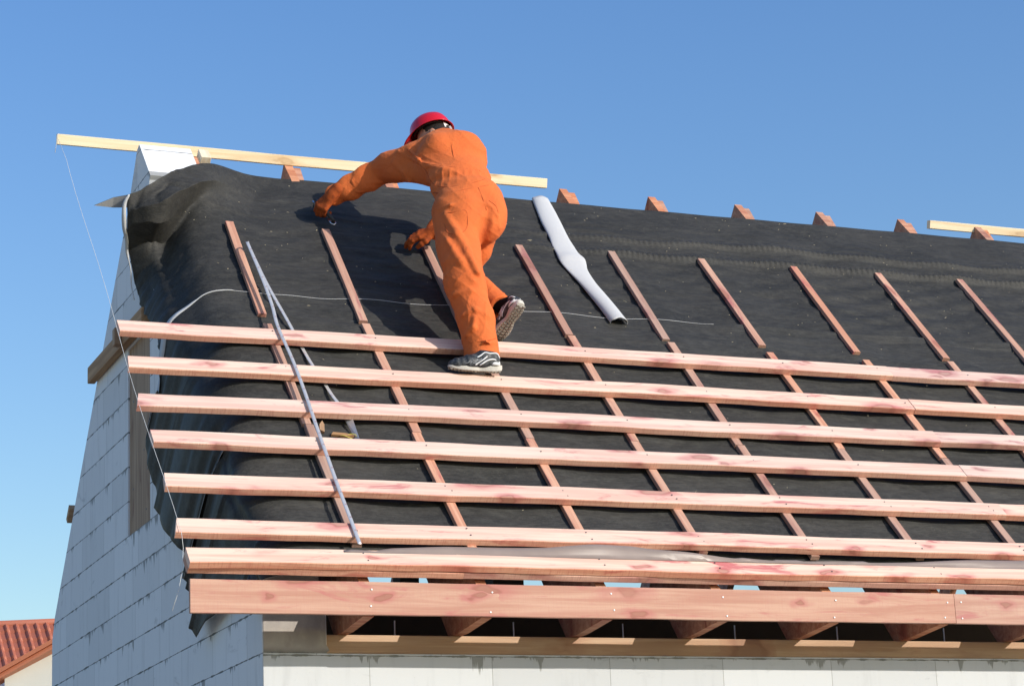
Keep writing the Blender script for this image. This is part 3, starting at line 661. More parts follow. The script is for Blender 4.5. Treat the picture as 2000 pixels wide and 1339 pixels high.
# ------------------------------------------------------------------ steel tape, string, scraps
tm = NT("tape_steel", 0.38, 0.5); tm.b.inputs['Metallic'].default_value = 0.5
uvx = tm.n("ShaderNodeUVMap"); us = tm.sep(uvx.outputs[0])
tick = tm.math('LESS_THAN', tm.math('FRACT', tm.math('MULTIPLY', us[0], 100.0)), 0.14)
tick = tm.math('MULTIPLY', tick, tm.math('LESS_THAN', us[1], 0.3))
red = tm.math('MULTIPLY', tm.math('LESS_THAN', tm.math('FRACT', tm.math('MULTIPLY', us[0], 10.0)), 0.12), tm.math('GREATER_THAN', us[1], 0.45))
tm.color(tm.mix(red, tm.mix(tm.math('MULTIPLY', tick, 0.3), (0.62, 0.63, 0.64), (0.14, 0.14, 0.16)), (0.52, 0.42, 0.42)))
def ribbon(name, pts, wd, mat, n=90, tw=None, cup=0.0025):
    P = [Vector(q) for q in catmull([tuple(R(*p)) for p in pts], n)]
    me_v = []; uv = []; acc = 0
    for i, p in enumerate(P):
        t = (P[min(i + 1, n - 1)] - P[max(i - 1, 0)]).normalized(); side = t.cross(NN).normalized(); up = side.cross(t)
        if tw:
            a = np.interp(i / (n - 1), *zip(*tw)); side, up = side * math.cos(a) + up * math.sin(a), up * math.cos(a) - side * math.sin(a)
        if i: acc += (p - P[i - 1]).length
        for j in (-1, 0, 1): me_v.append(p + side * wd / 2 * j - up * cup * (1 - abs(j))); uv.append((acc, (j + 1) / 2))
    f = [(3 * i + j, 3 * i + j + 1, 3 * i + j + 4, 3 * i + j + 3) for i in range(n - 1) for j in (0, 1)]
    o = link_mesh(name, me_v, f, mat, smooth=True)
    ul = o.data.uv_layers.new(name="UVMap")
    for lp in o.data.loops: ul.data[lp.index].uv = uv[lp.vertex_index]
    sm = o.modifiers.new("solid", 'SOLIDIFY'); sm.thickness = .0008; sm.offset = 0
    return o
tape = ribbon("steel_tape", [(.385, -.35, .010), (.388, -.15, .013), (.390, .067, .015), (.400, .4, .014), (.408, .633, .013), (.42, .95, .014), (.425, 1.226, .014), (.42, 1.553, .014), (.433, 1.75, .018), (.438, 1.981, .024), (.437, 2.25, .028), (.437, 2.42, .026), (.446, 2.462, .014), (.457, 2.455, -.006), (.466, 2.35, -.018), (.48, 2.05, -.022), (.520, 1.70, -.040), (.548, 1.371, -.048), (.575, 1.16, -.048), (.594, 1.007, -.048), (.612, .93, -.050)], 0.0185, tm.m, 200,
              tw=[(0, 0), (.55, .0), (.585, .5), (.62, .1), (1, 0)])
tag(tape, "long steel measuring tape folded at the top and lying over the battens near the gable", "tape measure")
hk = M(); a0, a1, a2, a3 = R(.605, .80, -.052), R(.640, .80, -.030), R(.634, .60, -.040), R(.622, .60, -.054)
hk.add([a0, a1, a2, a3], [(0, 1, 2, 3)]); o = hk.build("tape_end", tm.m, tape); sm = o.modifiers.new("solid", 'SOLIDIFY'); sm.thickness = .001
sc = NT("mason_line", 0.6, 0.3); sc.color((0.62, 0.62, 0.60))
pts = [Vector((-0.432, 2.53, 3.268))] + [R(-.428 - .006 * math.sin(i * .6), 3.50 - i * .2, .012 - .02 * math.sin(math.pi * i / 19)) for i in range(1, 20)] + [R(-.432, -.405, .004)]
st = empty("mason_line", pts[0]); inv = Matrix.Translation(-Vector(pts[0]))
tag(st, "thin white string stretched from the ridge board down past the batten ends", "string")
M().tube(pts, 0.0012, 6).build("taut_line", sc.m, st, inv, smooth=True)
q0 = R(-.432, -.405, .004)
M().tube([q0, q0 + Vector((-.006, -.002, -.10)), q0 + Vector((-.022, -.0, -.19)), q0 + Vector((-.05, 0, -.275))], 0.0012, 6).build("loose_end", sc.m, st, inv, smooth=True)
p0 = Vector((-0.436, 2.50, 3.29))
M().tube([p0, p0 + Vector((-.010, -.01, -.01)), p0 + Vector((-.014, -.01, -.06)), p0 + Vector((-.022, -.01, -.12))], 0.0015, 6).build("knot_tail", sc.m, st, inv, smooth=True)
# bits of wood under the tape
for (x, s, ln, ang, lab) in ((.47, .655, .10, 1.3, "splintered wood scrap standing beside the tape above the fourth batten"), (.50, .635, .12, -.15, "flat splinter of wood lying beside the tape above the fourth batten")):
    ex = (EX * math.cos(ang) + UP * math.sin(ang)).normalized()
    o = M().prism([(0, 0), (ln * .7, .004), (ln, .016), (ln * .6, .028), (.01, .024)], 2, 0, .012).build("wood_scrap", W_GREY, None, basis(R(x, s, -.055), ex, NN.cross(ex), NN))
    tag(o, lab, "wood scrap")
ym = simple("yellow_plastic", (0.7, 0.6, 0.1), 0.5)
cp = [R(.585 + .04 * math.cos(a) , .628 + .012 * math.sin(a), -.045 + .008 * math.sin(2 * a)) for a in np.linspace(0, 5.2, 24)]
o = M().tube(cp, .0018, 6).build("cord_loop", ym, None, None, smooth=True); tag(o, "small yellow cord loop beside the loose end of the tape", "cord")
# straw and shavings caught on the membrane
sv = M(); rr = random.Random(5)
for i in range(330):
    x = rr.uniform(.15, 6.2); s = rr.choice([rr.uniform(1.75, 3.4), rr.uniform(2.0, 3.4), rr.uniform(-.2, 1.7)]); a = rr.uniform(0, 6.28) if rr.random() < .4 else rr.gauss(0, .3)
    L_ = rr.uniform(.003, .012) if rr.random() < .88 else rr.uniform(.012, .028)
    c = R(x, s, -.050); d = (EX * math.cos(a) + UP * math.sin(a)) * L_ / 2; e_ = (UP * math.cos(a) - EX * math.sin(a)) * rr.uniform(.0004, .0011)
    k_ = NN * .003
    sv.add([c - d - e_, c + d - e_, c + d + e_, c - d + e_, c + k_], [(0, 1, 4), (1, 2, 4), (2, 3, 4), (3, 0, 4)])
shm = simple("straw", (0.55, 0.48, 0.33), 0.8, 0.2, 0, .3, 3)
tag(sv.build("wood_shavings", shm), "straw coloured shavings scattered over the black membrane", "shavings", kind="stuff")

# ------------------------------------------------------------------ neighbour's house behind at lower left
def build_neighbour():
    dist = 42.0; c0 = Vector(cam.matrix_world.translation)
    def at(px, py, d): return c0 + (cf + cr * ((px - 1000) / 4501.48) + cu * ((669.5 - py) / 4501.48)) * d
    e = empty("neighbour_house", (at(50, 1330, dist).x, at(50, 1330, dist).y, GZ))
    tag(e, "red tiled house with rendered wall far behind at the lower left", "house")
    inv = Matrix.Translation(-e.location)
    right = Vector((cr.x, cr.y, 0)).normalized(); back = Vector((-right.y, right.x, 0))
    if back.dot(cf) < 0: back = -back
    # main roof: ridge from far left to right, slope facing the camera; rolled tiles modelled
    A = at(103, 1215, dist + 4)
    pitch = math.radians(38); dn = (-back * math.cos(pitch) - EZ * math.sin(pitch)); nrm = (-back * math.sin(pitch) + EZ * math.cos(pitch))
    dn2 = (dn + right * 0.30).normalized()
    nx_, ny_ = 420, 90; Lx, Ly = 12.0, 3.6; v = []
    for j in range(ny_ + 1):
        q = j / ny_ * Ly; fr = (q / 0.36) % 1.0
        for i in range(nx_ + 1):
            u = -9.0 + i / nx_ * Lx; ph = (u / 0.20) % 1.0
            h = 0.045 * max(0, math.cos((ph - .3) * 2 * math.pi)) ** .8 + 0.050 * fr
            v.append(A + right * u + dn2 * q + nrm * h)
    f = [(j * (nx_ + 1) + i, j * (nx_ + 1) + i + 1, (j + 1) * (nx_ + 1) + i + 1, (j + 1) * (nx_ + 1) + i) for j in range(ny_) for i in range(nx_)]
    tile = simple("red_roof_tile", (0.38, 0.12, 0.07), 0.6, 0.4, 0, .12, 2)
    o = link_mesh("roof", v, f, tile, e, inv); fix_normals(o)
    M().tube([A + right * -9 + EZ * .0, A + right * 3 + EZ * .0], 0.085, 10).build("ridge_cap", tile, o, None, smooth=True)
    for i in range(14):
        c = A + right * (-8.9 + i * .5 + .34)
        M().tube([c, c + right * .02], 0.095, 10).build("cap_collar", tile, o, None)
    ev = A + dn2 * (Ly - .3); hb_ = [ev + right * (-9.0 - .3 * Ly + .9), ev + right * 2.0]; hb_ = [Vector((q.x, q.y, GZ)) for q in hb_]; top_ = ev.z - .06
    m = M(); q4 = [hb_[0], hb_[1], hb_[1] + back * 5.5, hb_[0] + back * 5.5]
    m.add(q4 + [Vector((q.x, q.y, top_)) for q in q4], [(0, 1, 5, 4), (1, 2, 6, 5), (2, 3, 7, 6), (3, 0, 4, 7), (4, 5, 6, 7)])
    m.build('main_wall', simple('ochre_render', (0.62, 0.60, 0.53), 0.95, 0.1, 0, .1, 1.5), e, inv)
    # gabled wing in front with its orange verge board
    P0 = at(-60, 1340, dist); P1 = at(190, 1199, dist)
    dirr = (P1 - P0).normalized(); upv = (EZ - dirr * EZ.dot(dirr)).normalized(); bk = dirr.cross(upv)
    if bk.dot(cf) < 0: bk = -bk
    orange = simple("verge_paint", (0.58, 0.20, 0.10), 0.5, 0.4, 0, .05, 3)
    stucco = simple("pale_render", (0.66, 0.65, 0.58), 0.95, 0.1, 0, .12, 1.3)
    white = simple("white_render", (0.88, 0.88, 0.86), 0.9, 0.1, 0, .03, 2)
    for k, (o0, o1, dz) in enumerate(((0.0, .075, -.05), (.078, .135, -.10), (.138, .175, -.02))):
        m = M(); q = [P0 - upv * o1, P1 - upv * o1, P1 - upv * o0, P0 - upv * o0]
        m.add([a - bk * (.12 + dz) for a in q] + [a + bk * .3 for a in q], [(0, 1, 2, 3), (7, 6, 5, 4), (0, 4, 5, 1), (1, 5, 6, 2), (2, 6, 7, 3), (3, 7, 4, 0)])
        m.build("verge_board", orange, e, inv)
    Wl = at(9, 1339, dist); Wr = at(300, 1339, dist)
    wa = Vector((Wl.x, Wl.y, GZ)); wb = Vector((Wr.x, Wr.y, GZ))
    def on_line(p):   # height of the verge underside above a point on the wall
        d = Vector((dirr.x, dirr.y, 0)); t = (Vector((p.x - P0.x, p.y - P0.y, 0))).dot(d) / d.dot(d); return (P0 + dirr * t).z - .17 / max(.3, upv.z)
    m = M(); a2 = wa.copy(); a2.z = on_line(wa); b2 = wb.copy(); b2.z = on_line(wb)
    m.add([wa, wb, b2, a2] + [q + bk * .28 for q in (wa, wb, b2, a2)], [(0, 1, 2, 3), (7, 6, 5, 4), (0, 4, 5, 1), (1, 5, 6, 2), (2, 6, 7, 3), (3, 7, 4, 0)])
    m.build("wall", stucco, e, inv)
    La = at(-400, 1339, dist + .6); Lb = at(9, 1339, dist + .6)
    m = M(); q = [Vector((La.x, La.y, GZ)), Vector((Lb.x, Lb.y, GZ)), Vector((Lb.x, Lb.y, at(9, 1308, dist + .6).z)), Vector((La.x, La.y, at(9, 1308, dist + .6).z))]
    m.add(q + [p + back * .25 for p in q], [(0, 1, 2, 3), (7, 6, 5, 4), (0, 4, 5, 1), (1, 5, 6, 2), (2, 6, 7, 3), (3, 7, 4, 0)])
    m.build("side_wall", white, e, inv)
build_neighbour()
# ------------------------------------------------------------------ distance-field modelling for cloth and body
class Field:
    def __init__(s, lo, hi, res):
        s.lo = np.array(lo, np.float32); s.res = res
        s.n = np.ceil((np.array(hi) - s.lo) / res).astype(int) + 1
        s.ax = [s.lo[i] + res * np.arange(s.n[i], dtype=np.float32) for i in range(3)]
        s.F = np.full(s.n, 0.3, np.float32)
    def sl(s, lo, hi):
        a = np.clip(((np.array(lo) - s.lo) / s.res).astype(int), 0, s.n - 1); b = np.clip(((np.array(hi) - s.lo) / s.res).astype(int) + 2, 1, s.n)
        return tuple(slice(a[i], b[i]) for i in range(3))
    def grid(s, sl): return np.meshgrid(s.ax[0][sl[0]], s.ax[1][sl[1]], s.ax[2][sl[2]], indexing='ij', sparse=True)
    def comb(s, sl, d, k, mode='u'):
        f = s.F[sl]
        if mode == 'u':
            h = np.clip(0.5 + 0.5 * (f - d) / k, 0, 1); s.F[sl] = f * (1 - h) + d * h - k * h * (1 - h)
        else:                                    # subtract d from the field
            h = np.clip(0.5 - 0.5 * (f + d) / k, 0, 1); s.F[sl] = f * (1 - h) - d * h + k * h * (1 - h)
    def cone(s, a, b, ra, rb, k=0.03, mode='u', sq=None):
        a = np.array(a, float); b = np.array(b, float); m = max(ra, rb) * (1.6 if sq else 1) + 0.12 + k
        sl = s.sl(np.minimum(a, b) - m, np.maximum(a, b) + m); X, Y, Z = s.grid(sl); ba = b - a; L2 = ba @ ba + 1e-12
        t = np.clip(((X - a[0]) * ba[0] + (Y - a[1]) * ba[1] + (Z - a[2]) * ba[2]) / L2, 0, 1)
        px, py, pz = X - a[0] - ba[0] * t, Y - a[1] - ba[1] * t, Z - a[2] - ba[2] * t
        r = ra + (rb - ra) * t
        if sq is not None:                       # squash factor along a direction: (unit vector, factor)
            u, f_ = np.array(sq[0], float), sq[1]; u = u / np.linalg.norm(u); q = px * u[0] + py * u[1] + pz * u[2]
            px, py, pz = px + u[0] * q * (1 / f_ - 1), py + u[1] * q * (1 / f_ - 1), pz + u[2] * q * (1 / f_ - 1)
        d = np.sqrt(px * px + py * py + pz * pz) - r
        s.comb(sl, d.astype(np.float32), k, mode); return s
    def chain(s, pts, rs, k=0.03, mode='u', sq=None):
        for i in range(len(pts) - 1): s.cone(pts[i], pts[i + 1], rs[i], rs[i + 1], k, mode, sq)
        return s
    def ell(s, c, ax, r, k=0.03, mode='u'):      # ellipsoid with axes ax (3 vectors) and radii r
        c = np.array(c, float); m = max(r) + 0.10 + k; sl = s.sl(c - m, c + m); X, Y, Z = s.grid(sl)
        q = 0
        for a_, r_ in zip(ax, r):
            a_ = np.array(a_, float); a_ = a_ / np.linalg.norm(a_); q = q + (((X - c[0]) * a_[0] + (Y - c[1]) * a_[1] + (Z - c[2]) * a_[2]) / r_) ** 2
        d = (np.sqrt(q) - 1) * (min(r) * .6 + .4 * sorted(r)[1]); s.comb(sl, d.astype(np.float32), k, mode); return s
    def tube(s, pts, e1, ra, rb, k=0.05):        # elliptic tube along a spine; e1 = lateral axis
        e1 = np.array(e1, float)
        for i in range(len(pts) - 1):
            a = np.array(pts[i], float); b = np.array(pts[i + 1], float); m = max(ra[i], ra[i + 1]) + .14; sl = s.sl(np.minimum(a, b) - m, np.maximum(a, b) + m)
            X, Y, Z = s.grid(sl); ba = b - a; L = np.linalg.norm(ba); ta = ba / L; e = e1 - ta * (e1 @ ta); e /= np.linalg.norm(e); n = np.cross(ta, e)
            t = np.clip(((X - a[0]) * ta[0] + (Y - a[1]) * ta[1] + (Z - a[2]) * ta[2]) / L, 0, 1)
            px, py, pz = X - a[0] - ba[0] * t, Y - a[1] - ba[1] * t, Z - a[2] - ba[2] * t
            A = ra[i] + (ra[i + 1] - ra[i]) * t; B = rb[i] + (rb[i + 1] - rb[i]) * t
            q = np.sqrt(((px * e[0] + py * e[1] + pz * e[2]) / A) ** 2 + ((px * n[0] + py * n[1] + pz * n[2]) / B) ** 2 + ((px * ta[0] + py * ta[1] + pz * ta[2]) / B) ** 2)
            s.comb(sl, ((q - 1) * B).astype(np.float32), k)
        return s
    def plane_cut(s, p, n, lo, hi, k=0.006):     # remove everything on the side the normal points to, inside the box lo..hi
        sl = s.sl(lo, hi); X, Y, Z = s.grid(sl); p = np.array(p, float); n = np.array(n, float); n /= np.linalg.norm(n)
        d = -((X - p[0]) * n[0] + (Y - p[1]) * n[1] + (Z - p[2]) * n[2]); s.comb(sl, d.astype(np.float32), k, 's'); return s
    def disp(s, fn, band=0.05):                  # displace near the surface
        i = np.argwhere(np.abs(s.F) < band)
        P = s.lo + i * s.res; s.F[i[:, 0], i[:, 1], i[:, 2]] += fn(P.T).astype(np.float32); return s
    def mesh(s, smooth=2):
        F, lo, res = s.F, s.lo, s.res; ins = F < 0; nx, ny, nz = F.shape; cs = (nx - 1, ny - 1, nz - 1)
        cnt = np.zeros(cs, np.int8)
        for dx in (0, 1):
            for dy in (0, 1):
                for dz in (0, 1): cnt += ins[dx:nx - 1 + dx, dy:ny - 1 + dy, dz:nz - 1 + dz]
        act = (cnt > 0) & (cnt < 8); I = np.argwhere(act); idx = np.full(cs, -1, np.int64); idx[act] = np.arange(len(I))
        acc = np.zeros((len(I), 3)); num = np.zeros(len(I)); i, j, k = I.T
        for ax in range(3):
            for u in (0, 1):
                for v in (0, 1):
                    o = [0, 0, 0]; o[(ax + 1) % 3] = u; o[(ax + 2) % 3] = v; e = o.copy(); e[ax] = 1
                    fa = F[i + o[0], j + o[1], k + o[2]]; fb = F[i + e[0], j + e[1], k + e[2]]; m = (fa < 0) != (fb < 0)
                    t = np.where(m, fa / np.where(m, fa - fb, 1), 0); p = np.zeros((len(I), 3)); p += o; p[:, ax] = t
                    acc += p * m[:, None]; num += m
        V = lo + (I + acc / num[:, None]) * res; Q = []
        for ax in range(3):
            a = [slice(None)] * 3; b = [slice(None)] * 3; a[ax] = slice(0, -1); b[ax] = slice(1, None)
            dif = ins[tuple(a)] != ins[tuple(b)]; E = np.argwhere(dif); u, v = (ax + 1) % 3, (ax + 2) % 3
            ok = (E[:, u] > 0) & (E[:, v] > 0) & (E[:, u] < F.shape[u] - 1) & (E[:, v] < F.shape[v] - 1); E = E[ok]
            inside = ins[E[:, 0], E[:, 1], E[:, 2]]; q = []
            for du, dv in ((-1, -1), (0, -1), (0, 0), (-1, 0)):
                c = E.copy(); c[:, u] += du; c[:, v] += dv; q.append(idx[c[:, 0], c[:, 1], c[:, 2]])
            q = np.stack(q, 1); q[~inside] = q[~inside][:, ::-1]; Q.append(q)
        Q = np.concatenate(Q); Q = Q[(Q >= 0).all(1)]
        for _ in range(smooth):
            A = np.zeros_like(V); n = np.zeros(len(V))
            for x, y in ((0, 1), (1, 2), (2, 3), (3, 0)):
                np.add.at(A, Q[:, x], V[Q[:, y]]); np.add.at(A, Q[:, y], V[Q[:, x]]); np.add.at(n, Q[:, x], 1); np.add.at(n, Q[:, y], 1)
            V = V + 0.6 * (A / np.maximum(n, 1)[:, None] - V)
        return V, Q

def ridge(t): return 1 - np.abs(np.sin(t))
def cloth_noise(P):
    x, y, z = P
    w1 = np.sin(x * 9 + 2 * np.sin(z * 7 + 1)) + np.sin(z * 11 + 1.7 * np.sin(y * 8)); w2 = np.sin(y * 13 + 2 * np.sin(x * 9)) + np.sin(z * 17 + x * 6)
    m = 0.35 + 0.65 * (0.5 + 0.5 * np.sin(x * 11 + z * 6 + w2)); low = np.clip((2.45 - z) / .3, 0.25, 1)
    d = 0.0016 * np.sin(z * 30 + x * 24 + 2.2 * w1) - 0.0052 * low * m * ridge(z * 21 - x * 30 + y * 12 + 1.3 * w1 + .5 * w2) ** 5 - 0.0030 * m * ridge(z * 34 + x * 19 - y * 22 + 1.1 * w2) ** 6 - 0.0013 * ridge(z * 70 - x * 44 + y * 30 + 1.4 * w1) ** 4 * np.clip(np.sin(x * 15 + z * 9 + 1.0), 0, 1)
    return d
# joints of the worker (metres, world)
J = dict(hipL=(1.425, 1.10, 2.53), kneeL=(1.435, 1.00, 2.10), ankL=(1.475, 0.87, 1.70), hipR=(1.605, 1.115, 2.545), kneeR=(1.575, 1.42, 2.285), ankR=(1.675, 1.13, 2.035),
         shL=(1.345, 1.45, 2.955), elL=(1.16, 1.735, 2.915), wrL=(1.055, 1.945, 2.882), shR=(1.655, 1.41, 2.985), elR=(1.665, 1.70, 2.79), wrR=(1.58, 1.79, 2.655))
def build_coverall(res, folds=()):
    Fd = Field((0.94, 0.62, 1.60), (1.95, 2.08, 3.22), res); j = J
    lat = (0.985, -0.12, 0.02)
    Fd.tube([(1.535, 1.085, 2.47), (1.53, 1.115, 2.60), (1.505, 1.19, 2.735), (1.50, 1.30, 2.90), (1.50, 1.39, 3.01), (1.50, 1.43, 3.065)], lat,
            [.160, .168, .160, .180, .142, .070], [.125, .135, .118, .125, .10, .055], k=0.05)
    # buttocks and hips
    Fd.ell((1.46, 1.035, 2.50), ((1, 0, 0), (0, 1, 0), (0, 0, 1)), (.105, .10, .125), .05); Fd.ell((1.60, 1.035, 2.515), ((1, 0, 0), (0, 1, 0), (0, 0, 1)), (.098, .10, .125), .045)
    # shoulder blades
    Fd.ell((1.44, 1.30, 2.94), (lat, (0, .8, .6), (0, -.6, .8)), (.10, .085, .11), .06); Fd.ell((1.58, 1.29, 2.96), (lat, (0, .8, .6), (0, -.6, .8)), (.10, .085, .11), .06)
    # legs
    Fd.chain([j['hipL'], (1.425, 1.055, 2.33), j['kneeL'], (1.464, .945, 1.90), (1.480, .885, 1.60)], [.120, .114, .104, .093, .091], .035)
    Fd.chain([j['hipR'], (1.592, 1.27, 2.40), j['kneeR']], [.115, .103, .085], .035)
    Fd.chain([j['kneeR'], (1.622, 1.28, 2.16), (1.680, 1.085, 2.00)], [.083, .077, .072], .02)
    # sleeves
    Fd.chain([j['shL'], (1.25, 1.595, 2.945), j['elL'], (1.10, 1.855, 2.895), j['wrL']], [.090, .076, .068, .064, .054], .05)
    Fd.cone((1.40, 1.35, 2.84), (1.27, 1.54, 2.90), .07, .055, .06)      # cloth stretched from the flank to the sleeve
    Fd.chain([j['shR'], j['elR'], j['wrR']], [.090, .070, .056], .045)
    # cuff of the left sleeve
    Fd.cone((1.062, 1.93, 2.886), (1.04, 1.972, 2.878), .059, .060, .008)
    # collar
    Fd.chain([(1.45, 1.40, 3.062), (1.51, 1.375, 3.075), (1.56, 1.41, 3.07)], [.024, .026, .024], .02)
    for pts, r, k in folds: Fd.chain(pts, [r] * len(pts), k)
    # waist gathered by elastic
    def waist(P):
        x, y, z = P; ax = (z - (2.735 + (x - 1.5) * .05 + (y - 1.19) * .0))
        return 0.010 * np.exp(-(ax / .022) ** 2) * (np.abs(x - 1.5) < .3) * (z > 2.6) - 0.004 * np.exp(-(ax / .05) ** 2) * ridge(np.arctan2(y - 1.2, x - 1.5) * 11) ** 2 * (z > 2.6) * (y < 1.45)
    Fd.disp(cloth_noise); Fd.disp(waist)
    # open hems: hollow trouser ends and sleeve end
    Fd.plane_cut((1.478, .87, 1.668), (0.14, .02, -1.0), (1.25, .62, 1.55), (1.66, 1.10, 1.76), .006)
    Fd.ell((1.492, .765, 1.650), ((1, 0, 0), (0, 1, 0), (0, 0, 1)), (.058, .075, .046), .012, 's')
    Fd.cone((1.478, .885, 1.70), (1.481, .88, 1.56), .062, .068, .006, 's')
    Fd.plane_cut((1.680, 1.100, 2.012), (0.12, -.72, -.66), (1.55, .95, 1.88), (1.80, 1.24, 2.13), .006)
    Fd.cone((1.672, 1.14, 2.05), (1.69, 1.03, 1.95), .048, .052, .006, 's')
    return Fd

# ------------------------------------------------------------------ the worker
def V3(*a): return Vector(a)
PB = (1.40, 0.835, 1.58)
person = empty("person", PB)
tag(person, "person in orange coverall and red helmet leaning on the roof, stapling with one hand", "person")
pinv = Matrix.Translation(-Vector(PB))
def field_obj(name, Fd, mat, parent, smooth=2, inv=None):
    v, q = Fd.mesh(smooth); return link_mesh(name, v, q, mat, parent, inv if inv is not None else pinv, smooth=True)
ct = NT("orange_cloth", 0.82, 0.18)
n1 = ct.noise(ct.mapped((5, 5, 5), False), 1.0, 5, 0.6); n2 = ct.noise(ct.mapped((30, 30, 60), False), 1.0, 4, 0.65, 0.6); n3 = ct.noise(ct.mapped((400, 400, 400), False), 1.0, 2)
cc_ = ct.mix(ct.step(n1, .3, .75), (0.70, 0.158, 0.038), (0.62, 0.132, 0.036))
cc_ = ct.mix(ct.math('MULTIPLY', ct.step(n2, .58, .8), .22), cc_, (0.42, 0.12, 0.04))
zc = ct.sep(); kn = ct.math('MULTIPLY', ct.step(n2, .5, .62), ct.math('MULTIPLY', ct.step(zc[2], .62, .52), ct.step(zc[2], .05, .22)))
cc_ = ct.mix(ct.math('MULTIPLY', kn, .32), cc_, (0.30, 0.11, 0.06))
ct.color(cc_); ct.b.inputs["Sheen Weight"].default_value = 0.12; ct.b.inputs["Sheen Tint"].default_value = (1, .6, .35, 1)
n4 = ct.noise(ct.mapped((11, 11, 8), False), 1.0, 3, 0.55, 0.8); cre = ct.math('POWER', ct.math('SUBTRACT', 1.0, ct.math('ABSOLUTE', ct.math('SUBTRACT', ct.math('MULTIPLY', n4, 4.0), 2.0)), clamp=True), 3.0)
ct.bump(ct.math('ADD', ct.math('ADD', ct.math('MULTIPLY', n2, .6), ct.math('MULTIPLY', n3, 0.25)), ct.math('MULTIPLY', cre, 0.3)), 0.55, 0.007)
FOLDS = [([(1.345, 1.008, 2.481), (1.379, 0.946, 2.364), (1.425, 0.925, 2.261), (1.46, 0.886, 2.136)], .017, .022),
  ([(1.334, 0.976, 2.327), (1.386, 0.928, 2.197), (1.436, 0.895, 2.088)], .014, .02),
  ([(1.286, 1.385, 2.970), (1.295, 1.270, 2.876), (1.335, 1.240, 2.793), (1.343, 1.172, 2.712)], .0085, .010), ([(1.245, 1.456, 2.983), (1.285, 1.387, 2.931), (1.306, 1.269, 2.862)], .0085, .010),
  ([(1.314, 1.259, 2.851), (1.385, 1.12, 2.781), (1.466, 1.049, 2.725)], .009, .014),
  ([(1.51, 0.952, 2.547), (1.564, 0.942, 2.534), (1.612, 0.941, 2.48), (1.633, 0.972, 2.42)], .006, .014), ([(1.32, 1.049, 2.525), (1.358, 0.979, 2.529), (1.426, 0.962, 2.552)], .005, .008),
  ([(1.348, 0.942, 2.02), (1.421, 0.892, 2.030), (1.505, 0.900, 2.005)], .011, .018), ([(1.375, 0.894, 1.897), (1.43, 0.852, 1.920), (1.495, 0.853, 1.885)], .010, .016), ([(1.386, 0.881, 1.784), (1.412, 0.849, 1.818), (1.423, 0.851, 1.874)], .010, .016),
  ([(1.126, 1.667, 2.905), (1.144, 1.679, 2.870), (1.197, 1.641, 2.867)], .010, .012), ([(1.078, 1.745, 2.895), (1.113, 1.772, 2.850), (1.19, 1.731, 2.848)], .010, .014), ([(1.228, 1.481, 2.924), (1.272, 1.441, 2.863), (1.302, 1.446, 2.816)], .012, .018),
  ([(1.40, .885, 1.72), (1.46, .80, 1.735), (1.53, .84, 1.735)], .006, .008)]
cov = build_coverall(0.0055, FOLDS)
# crease between the legs
cov.chain([(1.560, 0.925, 2.50), (1.545, 0.945, 2.43), (1.545, 1.03, 2.32)], [.010, .018, .02], .03, 's')
coverall = field_obj("coverall", cov, ct.m, person, 1)

